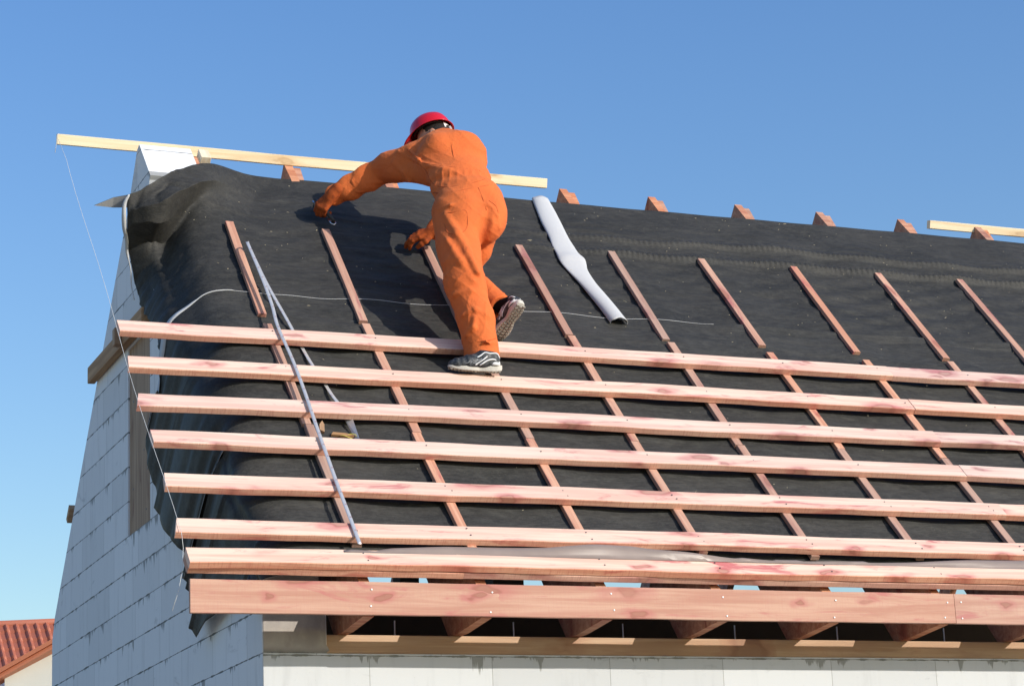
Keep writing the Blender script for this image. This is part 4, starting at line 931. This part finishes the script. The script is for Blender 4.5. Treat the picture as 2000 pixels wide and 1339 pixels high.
SEAMS = [[(1.2736, 1.3894, 2.9757), (1.2784, 1.3687, 2.9585), (1.2803, 1.34, 2.9384), (1.284, 1.3167, 2.9204), (1.2848, 1.2853, 2.8994), (1.2851, 1.263, 2.8829), (1.2924, 1.2592, 2.8734), (1.2997, 1.2555, 2.8639), (1.306, 1.2491, 2.8535), (1.3105, 1.2446, 2.839), (1.3171, 1.2454, 2.8266), (1.3216, 1.2408, 2.8122), (1.3252, 1.2336, 2.7968), (1.3278, 1.2239, 2.7798), (1.3283, 1.2089, 2.7609), (1.3339, 1.2072, 2.7468), (1.3394, 1.2054, 2.7328), (1.3418, 1.1966, 2.7249), (1.3392, 1.1744, 2.7123), (1.3395, 1.1602, 2.7025), (1.3399, 1.146, 2.6928)],
  [(1.306, 1.2491, 2.8535), (1.3235, 1.2247, 2.8424), (1.339, 1.195, 2.8294), (1.3554, 1.168, 2.8174), (1.3717, 1.1411, 2.8054), (1.3884, 1.1074, 2.7927), (1.4143, 1.0977, 2.7889), (1.4391, 1.0853, 2.784), (1.465, 1.0755, 2.7802), (1.4886, 1.064, 2.7741), (1.5164, 1.0631, 2.7719), (1.5454, 1.0647, 2.7707), (1.5743, 1.0664, 2.7695)],
  [(1.3397, 1.1768, 2.7029), (1.3442, 1.1419, 2.6889), (1.3536, 1.1204, 2.6798), (1.3609, 1.0936, 2.6687), (1.3693, 1.0694, 2.6587), (1.3831, 1.0476, 2.6557), (1.4, 1.0339, 2.6556), (1.4169, 1.0201, 2.6555), (1.4348, 1.009, 2.6563), (1.4527, 0.9975, 2.6585), (1.4726, 0.9914, 2.6626), (1.4936, 0.9879, 2.6676), (1.5157, 0.987, 2.6736), (1.5284, 0.9869, 2.6791), (1.5433, 0.992, 2.6864), (1.5604, 1.0024, 2.6957), (1.5786, 1.0154, 2.706)],
  [(1.3396, 1.1725, 2.659), (1.3444, 1.1309, 2.6445), (1.345, 1.0787, 2.6262), (1.3506, 1.0398, 2.6126), (1.3666, 1.0199, 2.6119), (1.3836, 1.0026, 2.6121), (1.4017, 0.988, 2.6133), (1.4228, 0.9814, 2.6173), (1.4448, 0.9806, 2.6233), (1.4657, 0.9771, 2.6283), (1.4878, 0.9763, 2.6343), (1.5098, 0.9754, 2.6403), (1.5282, 0.9764, 2.6451), (1.5455, 0.9748, 2.649), (1.5638, 0.9758, 2.6539), (1.5844, 0.9821, 2.6606)],
  [(1.3279, 1.0066, 2.4905), (1.3399, 0.9921, 2.4884), (1.353, 0.9803, 2.4871), (1.367, 0.9711, 2.4869), (1.3821, 0.9646, 2.4875), (1.3948, 0.9553, 2.4899), (1.4063, 0.9433, 2.4914), (1.4221, 0.9419, 2.4966), (1.4368, 0.9379, 2.5008), (1.4372, 0.9376, 2.4778), (1.4387, 0.9399, 2.4557), (1.4402, 0.9421, 2.4336), (1.4438, 0.9497, 2.4134), (1.4362, 0.9427, 2.402), (1.4318, 0.9436, 2.3934), (1.4264, 0.9419, 2.3838), (1.422, 0.9428, 2.3752), (1.4046, 0.9324, 2.3663), (1.3893, 0.9274, 2.3593), (1.3761, 0.9276, 2.3541), (1.3661, 0.9359, 2.3516), (1.357, 0.9423, 2.3542), (1.3521, 0.9594, 2.3605), (1.345, 0.9712, 2.365), (1.3369, 0.9803, 2.3685), (1.3355, 0.9865, 2.3846), (1.334, 0.9926, 2.4006), (1.3335, 1.0014, 2.4176), (1.3331, 1.0102, 2.4347)],
  [(1.52, 0.9713, 2.6398), (1.5248, 0.9698, 2.626), (1.5285, 0.9657, 2.6112), (1.5311, 0.959, 2.5955), (1.5327, 0.9496, 2.5789), (1.5377, 0.9492, 2.5611), (1.5384, 0.9382, 2.5397), (1.5434, 0.9378, 2.5219), (1.5505, 0.9426, 2.5061)],
  [(1.5679, 0.9436, 2.5598), (1.579, 0.9441, 2.5536), (1.5867, 0.9367, 2.5447), (1.5977, 0.9372, 2.5386), (1.6088, 0.9376, 2.5324), (1.6118, 0.9377, 2.5161), (1.6148, 0.9377, 2.4998), (1.6156, 0.9324, 2.4816), (1.6229, 0.943, 2.4689), (1.6152, 0.9437, 2.4541), (1.6096, 0.9497, 2.4411), (1.6041, 0.9557, 2.4282), (1.5996, 0.9644, 2.4161)],
  [(1.3883, 0.8887, 1.7503), (1.391, 0.8719, 1.7461), (1.3958, 0.8605, 1.7435), (1.4028, 0.8546, 1.7423), (1.4098, 0.8486, 1.7412), (1.418, 0.8386, 1.7405), (1.4284, 0.834, 1.7413), (1.4378, 0.8268, 1.7414), (1.4493, 0.8249, 1.7429), (1.4526, 0.8044, 1.7392), (1.4602, 0.7947, 1.7385), (1.4831, 0.8226, 1.7485), (1.494, 0.8209, 1.7501), (1.5069, 0.8275, 1.7554), (1.5198, 0.834, 1.7606), (1.536, 0.8486, 1.7682)],
  [(1.4551, 1.2007, 3.0054), (1.4539, 1.1864, 2.975), (1.4536, 1.1746, 2.9456), (1.4533, 1.1629, 2.9163), (1.453, 1.1511, 2.8871), (1.4494, 1.1361, 2.8624), (1.4447, 1.1184, 2.8368), (1.4411, 1.1033, 2.8123), (1.4385, 1.0909, 2.7888)],
  [(1.0256, 1.832, 2.8837), (1.0288, 1.8335, 2.8738), (1.0312, 1.8322, 2.8629), (1.0363, 1.8391, 2.8549), (1.0413, 1.8459, 2.8469), (1.0473, 1.8555, 2.8398), (1.0533, 1.8651, 2.8327), (1.0629, 1.8855, 2.8294), (1.0708, 1.9006, 2.8242)]]
seam_m = NT("stitched_seam", 0.85, 0.15); seam_m.color((0.50, 0.105, 0.03))
for P_ in SEAMS:
    q_ = [Vector(p) for p in P_]
    for _ in range(2): q_ = [q_[0]] + [(q_[i - 1] + q_[i] * 2 + q_[i + 1]) / 4 for i in range(1, len(q_) - 1)] + [q_[-1]]
    M().tube(q_, 0.0024, 6).build("seam", seam_m.m, coverall, None, smooth=True)

# head, neck and the ankles: one body mesh, mostly hidden by cloth and helmet
skin = NT("skin", 0.55, 0.35); skin.color(skin.mix(skin.noise(skin.obj(), 40, 3), (0.55, 0.29, 0.19), (0.47, 0.22, 0.14))); skin.b.inputs["Subsurface Weight"].default_value = 0.08
hf = V3(-.80, .50, -.33).normalized(); hu = (V3(-.12, .45, .88) - hf * V3(-.12, .45, .88).dot(hf)).normalized(); hr = hf.cross(hu)
HC = V3(1.480, 1.50, 3.092)
def H(a, b, c_): return tuple(HC + hf * a + hr * b + hu * c_)
hd = Field((1.25, 1.30, 2.90), (1.68, 1.72, 3.32), 0.006)
hd.ell(H(0, 0, .01), (hf, hr, hu), (.094, .076, .104), .02)
hd.ell(H(.03, 0, -.07), (hf, hr, hu), (.066, .058, .06), .03)                        # jaw
hd.chain([H(-.02, 0, -.06), (1.50, 1.43, 3.03)], [.056, .064], .03)
hd.chain([H(.098, 0, -.005), H(.118, 0, -.04)], [.010, .016], .012)                   # nose
for sg in (-1, 1):
    hd.ell(H(.088, .034 * sg, .008), (hf, hr, hu), (.012, .016, .012), .006, 's'); hd.ell(H(.078, .034 * sg, .008), (hf, hr, hu), (.013, .013, .013), .004)
    hd.ell(H(-.012, .084 * sg, -.02), (hf, hr, hu), (.020, .009, .034), .008); hd.ell(H(-.010, .093 * sg, -.02), (hf, hr, hu), (.010, .006, .018), .005, 's')
hd.ell(H(.092, 0, -.075), (hf, hr, hu), (.012, .026, .005), .006, 's'); hd.ell(H(.092, 0, -.084), (hf, hr, hu), (.012, .022, .007), .006)
body = field_obj("body", hd, skin.m, person, 2); IDM = Matrix.Identity(4)
hair_m = simple("dark_hair", (0.020, 0.016, 0.013), 0.6, 0.3, 0, .5, 300, .6)
ha = Field((1.25, 1.30, 2.90), (1.68, 1.72, 3.32), 0.006)
ha.ell(H(-.012, 0, .016), (hf, hr, hu), (.097, .079, .100), .01); ha.ell(H(-.05, 0, -.045), (hf, hr, hu), (.055, .066, .05), .03)
ha.plane_cut(H(.062, 0, 0), tuple(hf), (1.25, 1.30, 2.90), (1.68, 1.72, 3.32)); ha.ell(H(.0, .085, -.03), (hf, hr, hu), (.03, .03, .04), .01, 's'); ha.ell(H(.0, -.085, -.03), (hf, hr, hu), (.03, .03, .04), .01, 's')
ha.disp(lambda P: 0.0016 * np.sin(P[0] * 300 + 60 * P[1]) * np.sin(P[2] * 260))
field_obj("hair", ha, hair_m, body, 1, IDM)

# helmet
red = NT("red_helmet", 0.28, 0.5); red.color(red.mix(red.noise(red.obj(), 9, 4), (0.62, 0.009, 0.016), (0.56, 0.010, 0.018))); red.b.inputs["Coat Weight"].default_value = 0.35
HO = HC + hu * .062 + hf * .004
hmw = basis(HO, hf, hr, hu)
vs = []; prof = [(1.0, 0.0)] + [(math.cos(t) ** .78, math.sin(t) ** .95) for t in np.linspace(.0, math.pi / 2, 20)[1:]]
nseg = 72
for pi_, (rs_, zz) in enumerate([(1.17, -.020), (1.14, -.017), (1.04, -.012), (1.012, -.006)] + prof):
    for k in range(nseg):
        a = 2 * math.pi * k / nseg; rx = .120 * rs_; ry = .099 * rs_; z = zz * .110 if pi_ > 3 else zz
        if pi_ < 2: rx += (.032 * max(0, math.cos(a)) ** 3 - .006 * max(0, -math.cos(a))) * (1 if pi_ == 0 else .75); z -= .010 * max(0, math.cos(a)) ** 2
        y_ = math.sin(a) * ry
        if pi_ > 6: z += .0045 * math.exp(-(y_ / .012) ** 2) + .0030 * (math.exp(-((abs(y_) - .040) / .010) ** 2))
        vs.append((math.cos(a) * rx, y_, z))
L_ = len(vs) // nseg
fs = [(i * nseg + k, i * nseg + (k + 1) % nseg, (i + 1) * nseg + (k + 1) % nseg, (i + 1) * nseg + k) for i in range(L_ - 1) for k in range(nseg)] + [tuple((L_ - 1) * nseg + k for k in range(nseg))]
helm = link_mesh("helmet", vs, fs, red.m, person, pinv @ hmw, smooth=True); fix_normals(helm)
sm = helm.modifiers.new("solid", 'SOLIDIFY'); sm.thickness = .003; sm.offset = -1
blk = simple("black_plastic", (0.016, 0.016, 0.017), 0.5, 0.4); wht = simple("white_plastic", (0.78, 0.78, 0.76), 0.45, 0.5)
def band(name, a0, a1, z0, z1, rx, ry, mat, bulge=0):
    m = M(); n_ = 28; v = []
    for i in range(n_ + 1):
        a = a0 + (a1 - a0) * i / n_
        b_ = 1 + bulge * math.sin(math.pi * i / n_)
        for z in (z0 * b_ if bulge else z0, z1): v.append((math.cos(a) * rx, math.sin(a) * ry, z))
    m.add(v, [(2 * i, 2 * i + 2, 2 * i + 3, 2 * i + 1) for i in range(n_)]); o = m.build(name, mat, helm, smooth=True)
    s_ = o.modifiers.new("solid", 'SOLIDIFY'); s_.thickness = .003; return o
band("harness", 0, 2 * math.pi, -.012, .020, .104, .085, blk)
band("nape_strap", math.pi - .50, math.pi + .62, -.050, -.012, .110, .090, wht, .15)
M().box((-.118, -.022, -.062), (-.108, .016, -.034)).build("ratchet", wht, helm)
band("harness_strap", math.pi * .55, math.pi * .80, -.030, -.004, .108, .088, wht)

# the trunk leans closer to the roof than the legs: shear the cloth, head and helmet along the lie of the lean
bpy.context.view_layer.update()
LEAN = np.array((-2.8954, -9.9472, -1.3110))
def lean(P):
    y, z = P[:, 1], P[:, 2]
    dl = np.interp(z, [2.22, 2.5, 2.9, 3.4], [0, .11, .21, .21]) * np.clip((2.0 - y) / .38, 0, 1)
    return LEAN + (P - LEAN) * (1 + dl / (y - LEAN[1]))[:, None]
def lean_tree(o):
    for ch in o.children: lean_tree(ch)
    if o.type != 'MESH': return
    n_ = len(o.data.vertices); a = np.empty(n_ * 3); o.data.vertices.foreach_get("co", a); a = a.reshape(-1, 3)
    mw_ = np.array(o.matrix_world); w_ = a @ mw_[:3, :3].T + mw_[:3, 3]; w_ = lean(w_); mi = np.linalg.inv(mw_); a = w_ @ mi[:3, :3].T + mi[:3, 3]
    o.data.vertices.foreach_set("co", a.ravel()); o.data.update()
lean_tree(person)

# gloves ------------------------------------------------------------
glove_m = NT("orange_glove", 0.8, 0.2)
gn = glove_m.noise(glove_m.obj(), 45, 4); glove_m.color(glove_m.mix(glove_m.step(gn, .4, .7), (0.44, 0.088, 0.018), (0.27, 0.055, 0.016))); glove_m.bump(gn, .4, .004)
def glove(W, d, m, curls, thumb, lsign, spread=1.0, cuff=True):
    W = Vector(W); d = Vector(d).normalized(); m = Vector(m); m = (m - d * m.dot(d)).normalized(); l = d.cross(m) * lsign       # l points to the index side
    lo = W + d * .08 - V3(.19, .19, .19); g_ = Field(tuple(lo), tuple(lo + V3(.38, .38, .38)), 0.0032)
    if cuff: g_.chain([tuple(W - d * .055), tuple(W - d * .01), tuple(W + d * .015)], [.043, .039, .036], .012, 'u', (tuple(m), .85))
    offs = [.034, .0115, -.011, -.032]; Ls = [(.046, .028, .022), (.050, .032, .023), (.046, .030, .022), (.037, .023, .020)]; rr_ = [.0125, .013, .0125, .0112]
    for o_, Ln, r_, cu_ in zip(offs, Ls, rr_, curls):
        k = W + d * (.092 - .35 * abs(o_ - .008)) + l * o_
        g_.chain([tuple(W + l * o_ * .55 + d * .012), tuple(k)], [.020, .0165], .014, 'u', (tuple(m), .9))
        p = k; ang = 0; pts = [tuple(p)]
        for seg, dc in zip(Ln, cu_):
            ang += dc; dv = d * math.cos(ang) - m * math.sin(ang) + l * o_ * 1.2 * spread; p = p + dv.normalized() * seg; pts.append(tuple(p))
        g_.chain(pts, [r_ + .0022, r_ + .001, r_, r_ - .0018], .0045)
    t0 = W + d * .025 + l * .028 - m * .006
    p1 = t0 + (l * thumb[0] + d * thumb[1] - m * thumb[2]).normalized() * .042; p2 = p1 + (l * thumb[3] + d * thumb[4] - m * thumb[5]).normalized() * .032; p3 = p2 + (l * thumb[3] * .5 + d * thumb[4] - m * thumb[5] * 1.3).normalized() * .025
    g_.chain([tuple(t0), tuple(p1), tuple(p2), tuple(p3)], [.020, .0165, .0145, .0125], .008)
    return field_obj("glove", g_, glove_m.m, person, 1)
TA_, TB_ = R(.968, 3.035, .002), R(1.022, 2.815, .004)
wl = V3(*J['wrL'])
# left hand closed round the handle of the tacker
glove(tuple(wl + V3(-.034, .030, -.012)), (-.62, .38, -.68), (-.50, -.70, .28), [(.75, 1.15, .9), (.8, 1.2, .95), (.8, 1.2, .95), (.85, 1.2, .9)], (.55, .7, .5, .1, .75, .8), 1)
# right hand lying over the top of the short batten
wr_ = V3(*J['wrR'])
glove(tuple(wr_ + V3(-.012, .004, -.008)), (-.80, .36, -.16), tuple(NN + V3(-.25, -.1, .1)), [(.25, .55, .4), (.2, .5, .4), (.25, .6, .4), (.35, .7, .5)], (.6, .7, .25, .15, .9, .35), -1)

# shoes -------------------------------------------------------------
shoe_m = NT("black_shoe", 0.55, 0.4); sn = shoe_m.noise(shoe_m.obj(), 60, 4); shoe_m.color(shoe_m.mix(shoe_m.step(sn, .45, .7), (0.022, 0.025, 0.028), (0.085, 0.09, 0.095))); shoe_m.bump(sn, .4, .003)
sole_m = simple("dirty_sole", (0.55, 0.52, 0.46), 0.8, 0.2, 0, .28, 45, .3); tread_m = simple("tread_rubber", (0.30, 0.275, 0.235), 0.9, 0.15, 0, .3, 60, .4)
lace_m = simple("white_trim", (0.75, 0.75, 0.74), 0.6, 0.3, 0, .08, 60); sock_m = simple("black_sock", (0.012, 0.012, 0.014), 0.95, 0.05, 0, .3, 200, .5)
def shoe(O_, fx, up, side_sign):
    fx = Vector(fx).normalized(); up = Vector(up); uz = (up - fx * up.dot(fx)).normalized(); ly = uz.cross(fx); mw = basis(Vector(O_), fx, ly, uz)
    f_ = Field((-.03, -.09, -.02), (.33, .09, .15), 0.0034)
    yx, zx = (0, 1, 0), (0, 0, 1)
    f_.chain([(.043, 0, .050), (.10, 0.002, .050)], [.039, .040], .02); f_.chain([(.10, 0, .048), (.175, .004, .038), (.235, .004, .030), (.258, .002, .027)], [.041, .044, .036, .026], .02, 'u', ((0, 0, 1), .92))
    f_.chain([(.05, 0, .085), (.085, 0, .088)], [.035, .033], .025); f_.cone((.10, 0, .075), (.17, 0, .052), .030, .022, .03)
    f_.plane_cut((0, 0, .018), (0, 0, -1), (-.03, -.09, -.02), (.33, .09, .15), .004)
    f_.plane_cut((.06, 0, .107), (-.12, 0, 1), (-.03, -.09, .05), (.33, .09, .15), .004)
    f_.disp(lambda P: -.0013 * np.sin(P[0] * 210) * (P[0] > .17) * (P[2] > .03))
    root = field_obj("shoe", f_, shoe_m.m, person, 2, pinv @ mw)
    # sole: outline with waist, slightly rounded, with lugs underneath
    n_ = 56; m = M(); v = []
    for i in range(n_):
        a = 2 * math.pi * i / n_; x = .139 + .146 * math.cos(a); u = (x + .007) / .292
        hw = (.040 + .008 * math.sin(math.pi * min(1, max(0, (u - .45) / .55))) - .009 * math.exp(-((u - .42) / .14) ** 2)); y = hw * math.copysign(abs(math.sin(a)) ** .55, math.sin(a))
        v.append((x, y + .003 * u))
    def lift(x): return .012 * max(0, (x - .19) / .09) ** 2 + .004 * max(0, (.04 - x) / .04) ** 2
    layers = [(.90, 0.0), (.98, .004), (1.0, .014), (.99, .026 + .006), (.93, .034)]
    vv = [(.139 + (x - .139) * s_, y * s_, z * (1 - .5 * min(1, max(0, (x - .14) / .12))) + lift(x) * (1 if li < 4 else .7)) for li, (s_, z) in enumerate(layers) for x, y in v]
    m.add(vv, [tuple(range(n_ - 1, -1, -1)), tuple(range(4 * n_, 5 * n_))] + [(j * n_ + i, j * n_ + (i + 1) % n_, (j + 1) * n_ + (i + 1) % n_, (j + 1) * n_ + i) for j in range(4) for i in range(n_)])
    so = m.build("sole", sole_m, root, smooth=False)
    t = M()
    for i in range(15):
        x = .012 + i * .0185
        u = (x + .007) / .292; hw = (.033 if not .085 < x < .135 else .024) + .007 * math.sin(math.pi * min(1, max(0, (u - .45) / .55)))
        for k in (-1, 0, 1):
            cy = k * hw * .62; dx = .004 * (1 - abs(k)) * 1.5
            zz = lift(x)
            t.add([(x + dx - .006, cy - hw * .26, zz + .001), (x + dx + .006, cy - hw * .26, zz + .001), (x + dx + .006, cy + hw * .26, zz + .001), (x + dx - .006, cy + hw * .26, zz + .001),
                   (x + dx - .0045, cy - hw * .22, zz - .005), (x + dx + .0045, cy - hw * .22, zz - .005), (x + dx + .0045, cy + hw * .22, zz - .005), (x + dx - .0045, cy + hw * .22, zz - .005)],
                  [(0, 1, 2, 3), (4, 5, 6, 7), (0, 1, 5, 4), (1, 2, 6, 5), (2, 3, 7, 6), (3, 0, 4, 7)])
    t.build("tread", tread_m, root)
    # stripes pressed onto the upper
    def surf(x, z, sg):
        ix = int(round((x - f_.lo[0]) / f_.res)); iz = int(round((z - f_.lo[2]) / f_.res)); col = f_.F[ix, :, iz]; ins = np.where(col < 0)[0]
        if len(ins) == 0: return None
        j_ = ins.max() if sg > 0 else ins.min(); return Vector((x, f_.ax[1][j_] + sg * .0012, z))
    def stripe(pts, r_, mat=lace_m):
        for sg in (-1, 1):
            P_ = [surf(x, z, sg) for x, z in pts]; P_ = [p for p in P_ if p is not None]
            if len(P_) > 1:
                P2 = catmull([tuple(p) for p in P_], 14) if len(P_) > 2 else np.array([tuple(p) for p in P_]); M().tube([Vector(p) for p in P2], r_, 6).build("stripe", mat, root, smooth=True)
    stripe([(.012, .072), (.03, .096), (.07, .094), (.095, .098), (.118, .082), (.14, .070)], .0042)
    stripe([(.012, .050), (.05, .064), (.085, .056), (.11, .040), (.125, .030)], .0042)
    stripe([(.085, .078), (.11, .058), (.135, .040), (.15, .030)], .0036)
    grey = GREY_TRIM
    for k in range(4): stripe([(.115 + k * .022, .066 - k * .006), (.128 + k * .022, .050 - k * .004), (.148 + k * .02, .034)], .0016, grey)
    stripe([(.118, .060), (.15, .052), (.20, .045)], .0016, grey); stripe([(.125, .044), (.16, .040), (.205, .034)], .0016, grey)
    c = Field((-.03, -.08, .0), (.12, .08, .14), .005); 
    hc_ = M()
    # pale heel counter
    P_ = []
    for a in np.linspace(-1.9, 1.9, 22):
        for z in (.034, .062): P_.append((.045 - math.cos(a) * (.041 - (z - .03) * .08), math.sin(a) * (.041 - (z - .03) * .1), z - .010 * (abs(a) / 1.9) * (z > .05)))
    hc_.add(P_, [(2 * i, 2 * i + 1, 2 * i + 3, 2 * i + 2) for i in range(21)]); o = hc_.build("heel_counter", lace_m, root, smooth=True); s_ = o.modifiers.new("solid", 'SOLIDIFY'); s_.thickness = .003; s_.offset = 0
    return root, mw
GREY_TRIM = simple("grey_trim", (0.33, 0.34, 0.35), 0.6, 0.3)
s1, mw1 = shoe((1.545, .828, 1.580), (-.985, .09, .015), (.0, -.18, .98), 1)
M().tube([(1.478, .885, 1.74), (1.480, .876, 1.70), (1.484, .855, 1.655), (1.487, .842, 1.63)], [.040, .042, .043, .044], 20).build("sock", sock_m, person, pinv, smooth=True)
hl = V3(1.725, .925, 1.985); to = V3(1.655, 1.125, 1.835)
s2, mw2 = shoe(tuple(hl), tuple(to - hl), (-.15, .93, .25), -1)
M().tube([(1.652, 1.20, 2.10), (1.680, 1.10, 2.02), mw2 @ V3(.06, 0, .095), mw2 @ V3(.06, 0, .05)], [.042, .041, .040, .036], 16).build("sock", sock_m, person, pinv, smooth=True)

# hammer tacker held in the left hand --------------------------------
chrome = simple("chromed_steel", (0.78, 0.79, 0.80), 0.14, 0.5, 1.0, .04, 50)
tk = empty("hammer_tacker", TB_); tag(tk, "chromed hammer tacker gripped in the worker's outstretched left glove", "stapler")
ax_ = (TB_ - TA_).normalized(); sd_ = ax_.cross(NN).normalized(); tmw = Matrix.Translation(-TB_) @ basis(TA_, ax_, sd_, NN); Lt = (TB_ - TA_).length
bd = M().prism([(0, -.020), (.02, -.026), (.07, -.022), (Lt * .55, -.012), (Lt, -.010), (Lt, .008), (Lt * .5, .010), (.06, .016), (.012, .022), (-.004, .010)], 1, -.011, .011).build("magazine", chrome, tk, tmw); bevel(bd, .003)
M().tube([(.01, 0, .014), (.05, 0, .020), (Lt * .6, 0, .014), (Lt + .01, 0, .004)], [.013, .012, .012, .011], 12).build("handle", blk, tk, tmw, smooth=True)
M().tube([(Lt - .03, .014, 0), (Lt + .012, .016, -.006), (Lt + .024, 0, -.012), (Lt + .012, -.016, -.006), (Lt - .03, -.014, 0)], .0035, 8).build("wire_catch", chrome, tk, tmw, smooth=True)
M().box((-.012, -.016, -.030), (.010, .016, .006)).build("head", chrome, tk, tmw)
for x_ in (.02, .045): M().tube([(x_, -.0125, .0), (x_, .0125, .0)], .005, 10).build("rivet", chrome, tk, tmw)
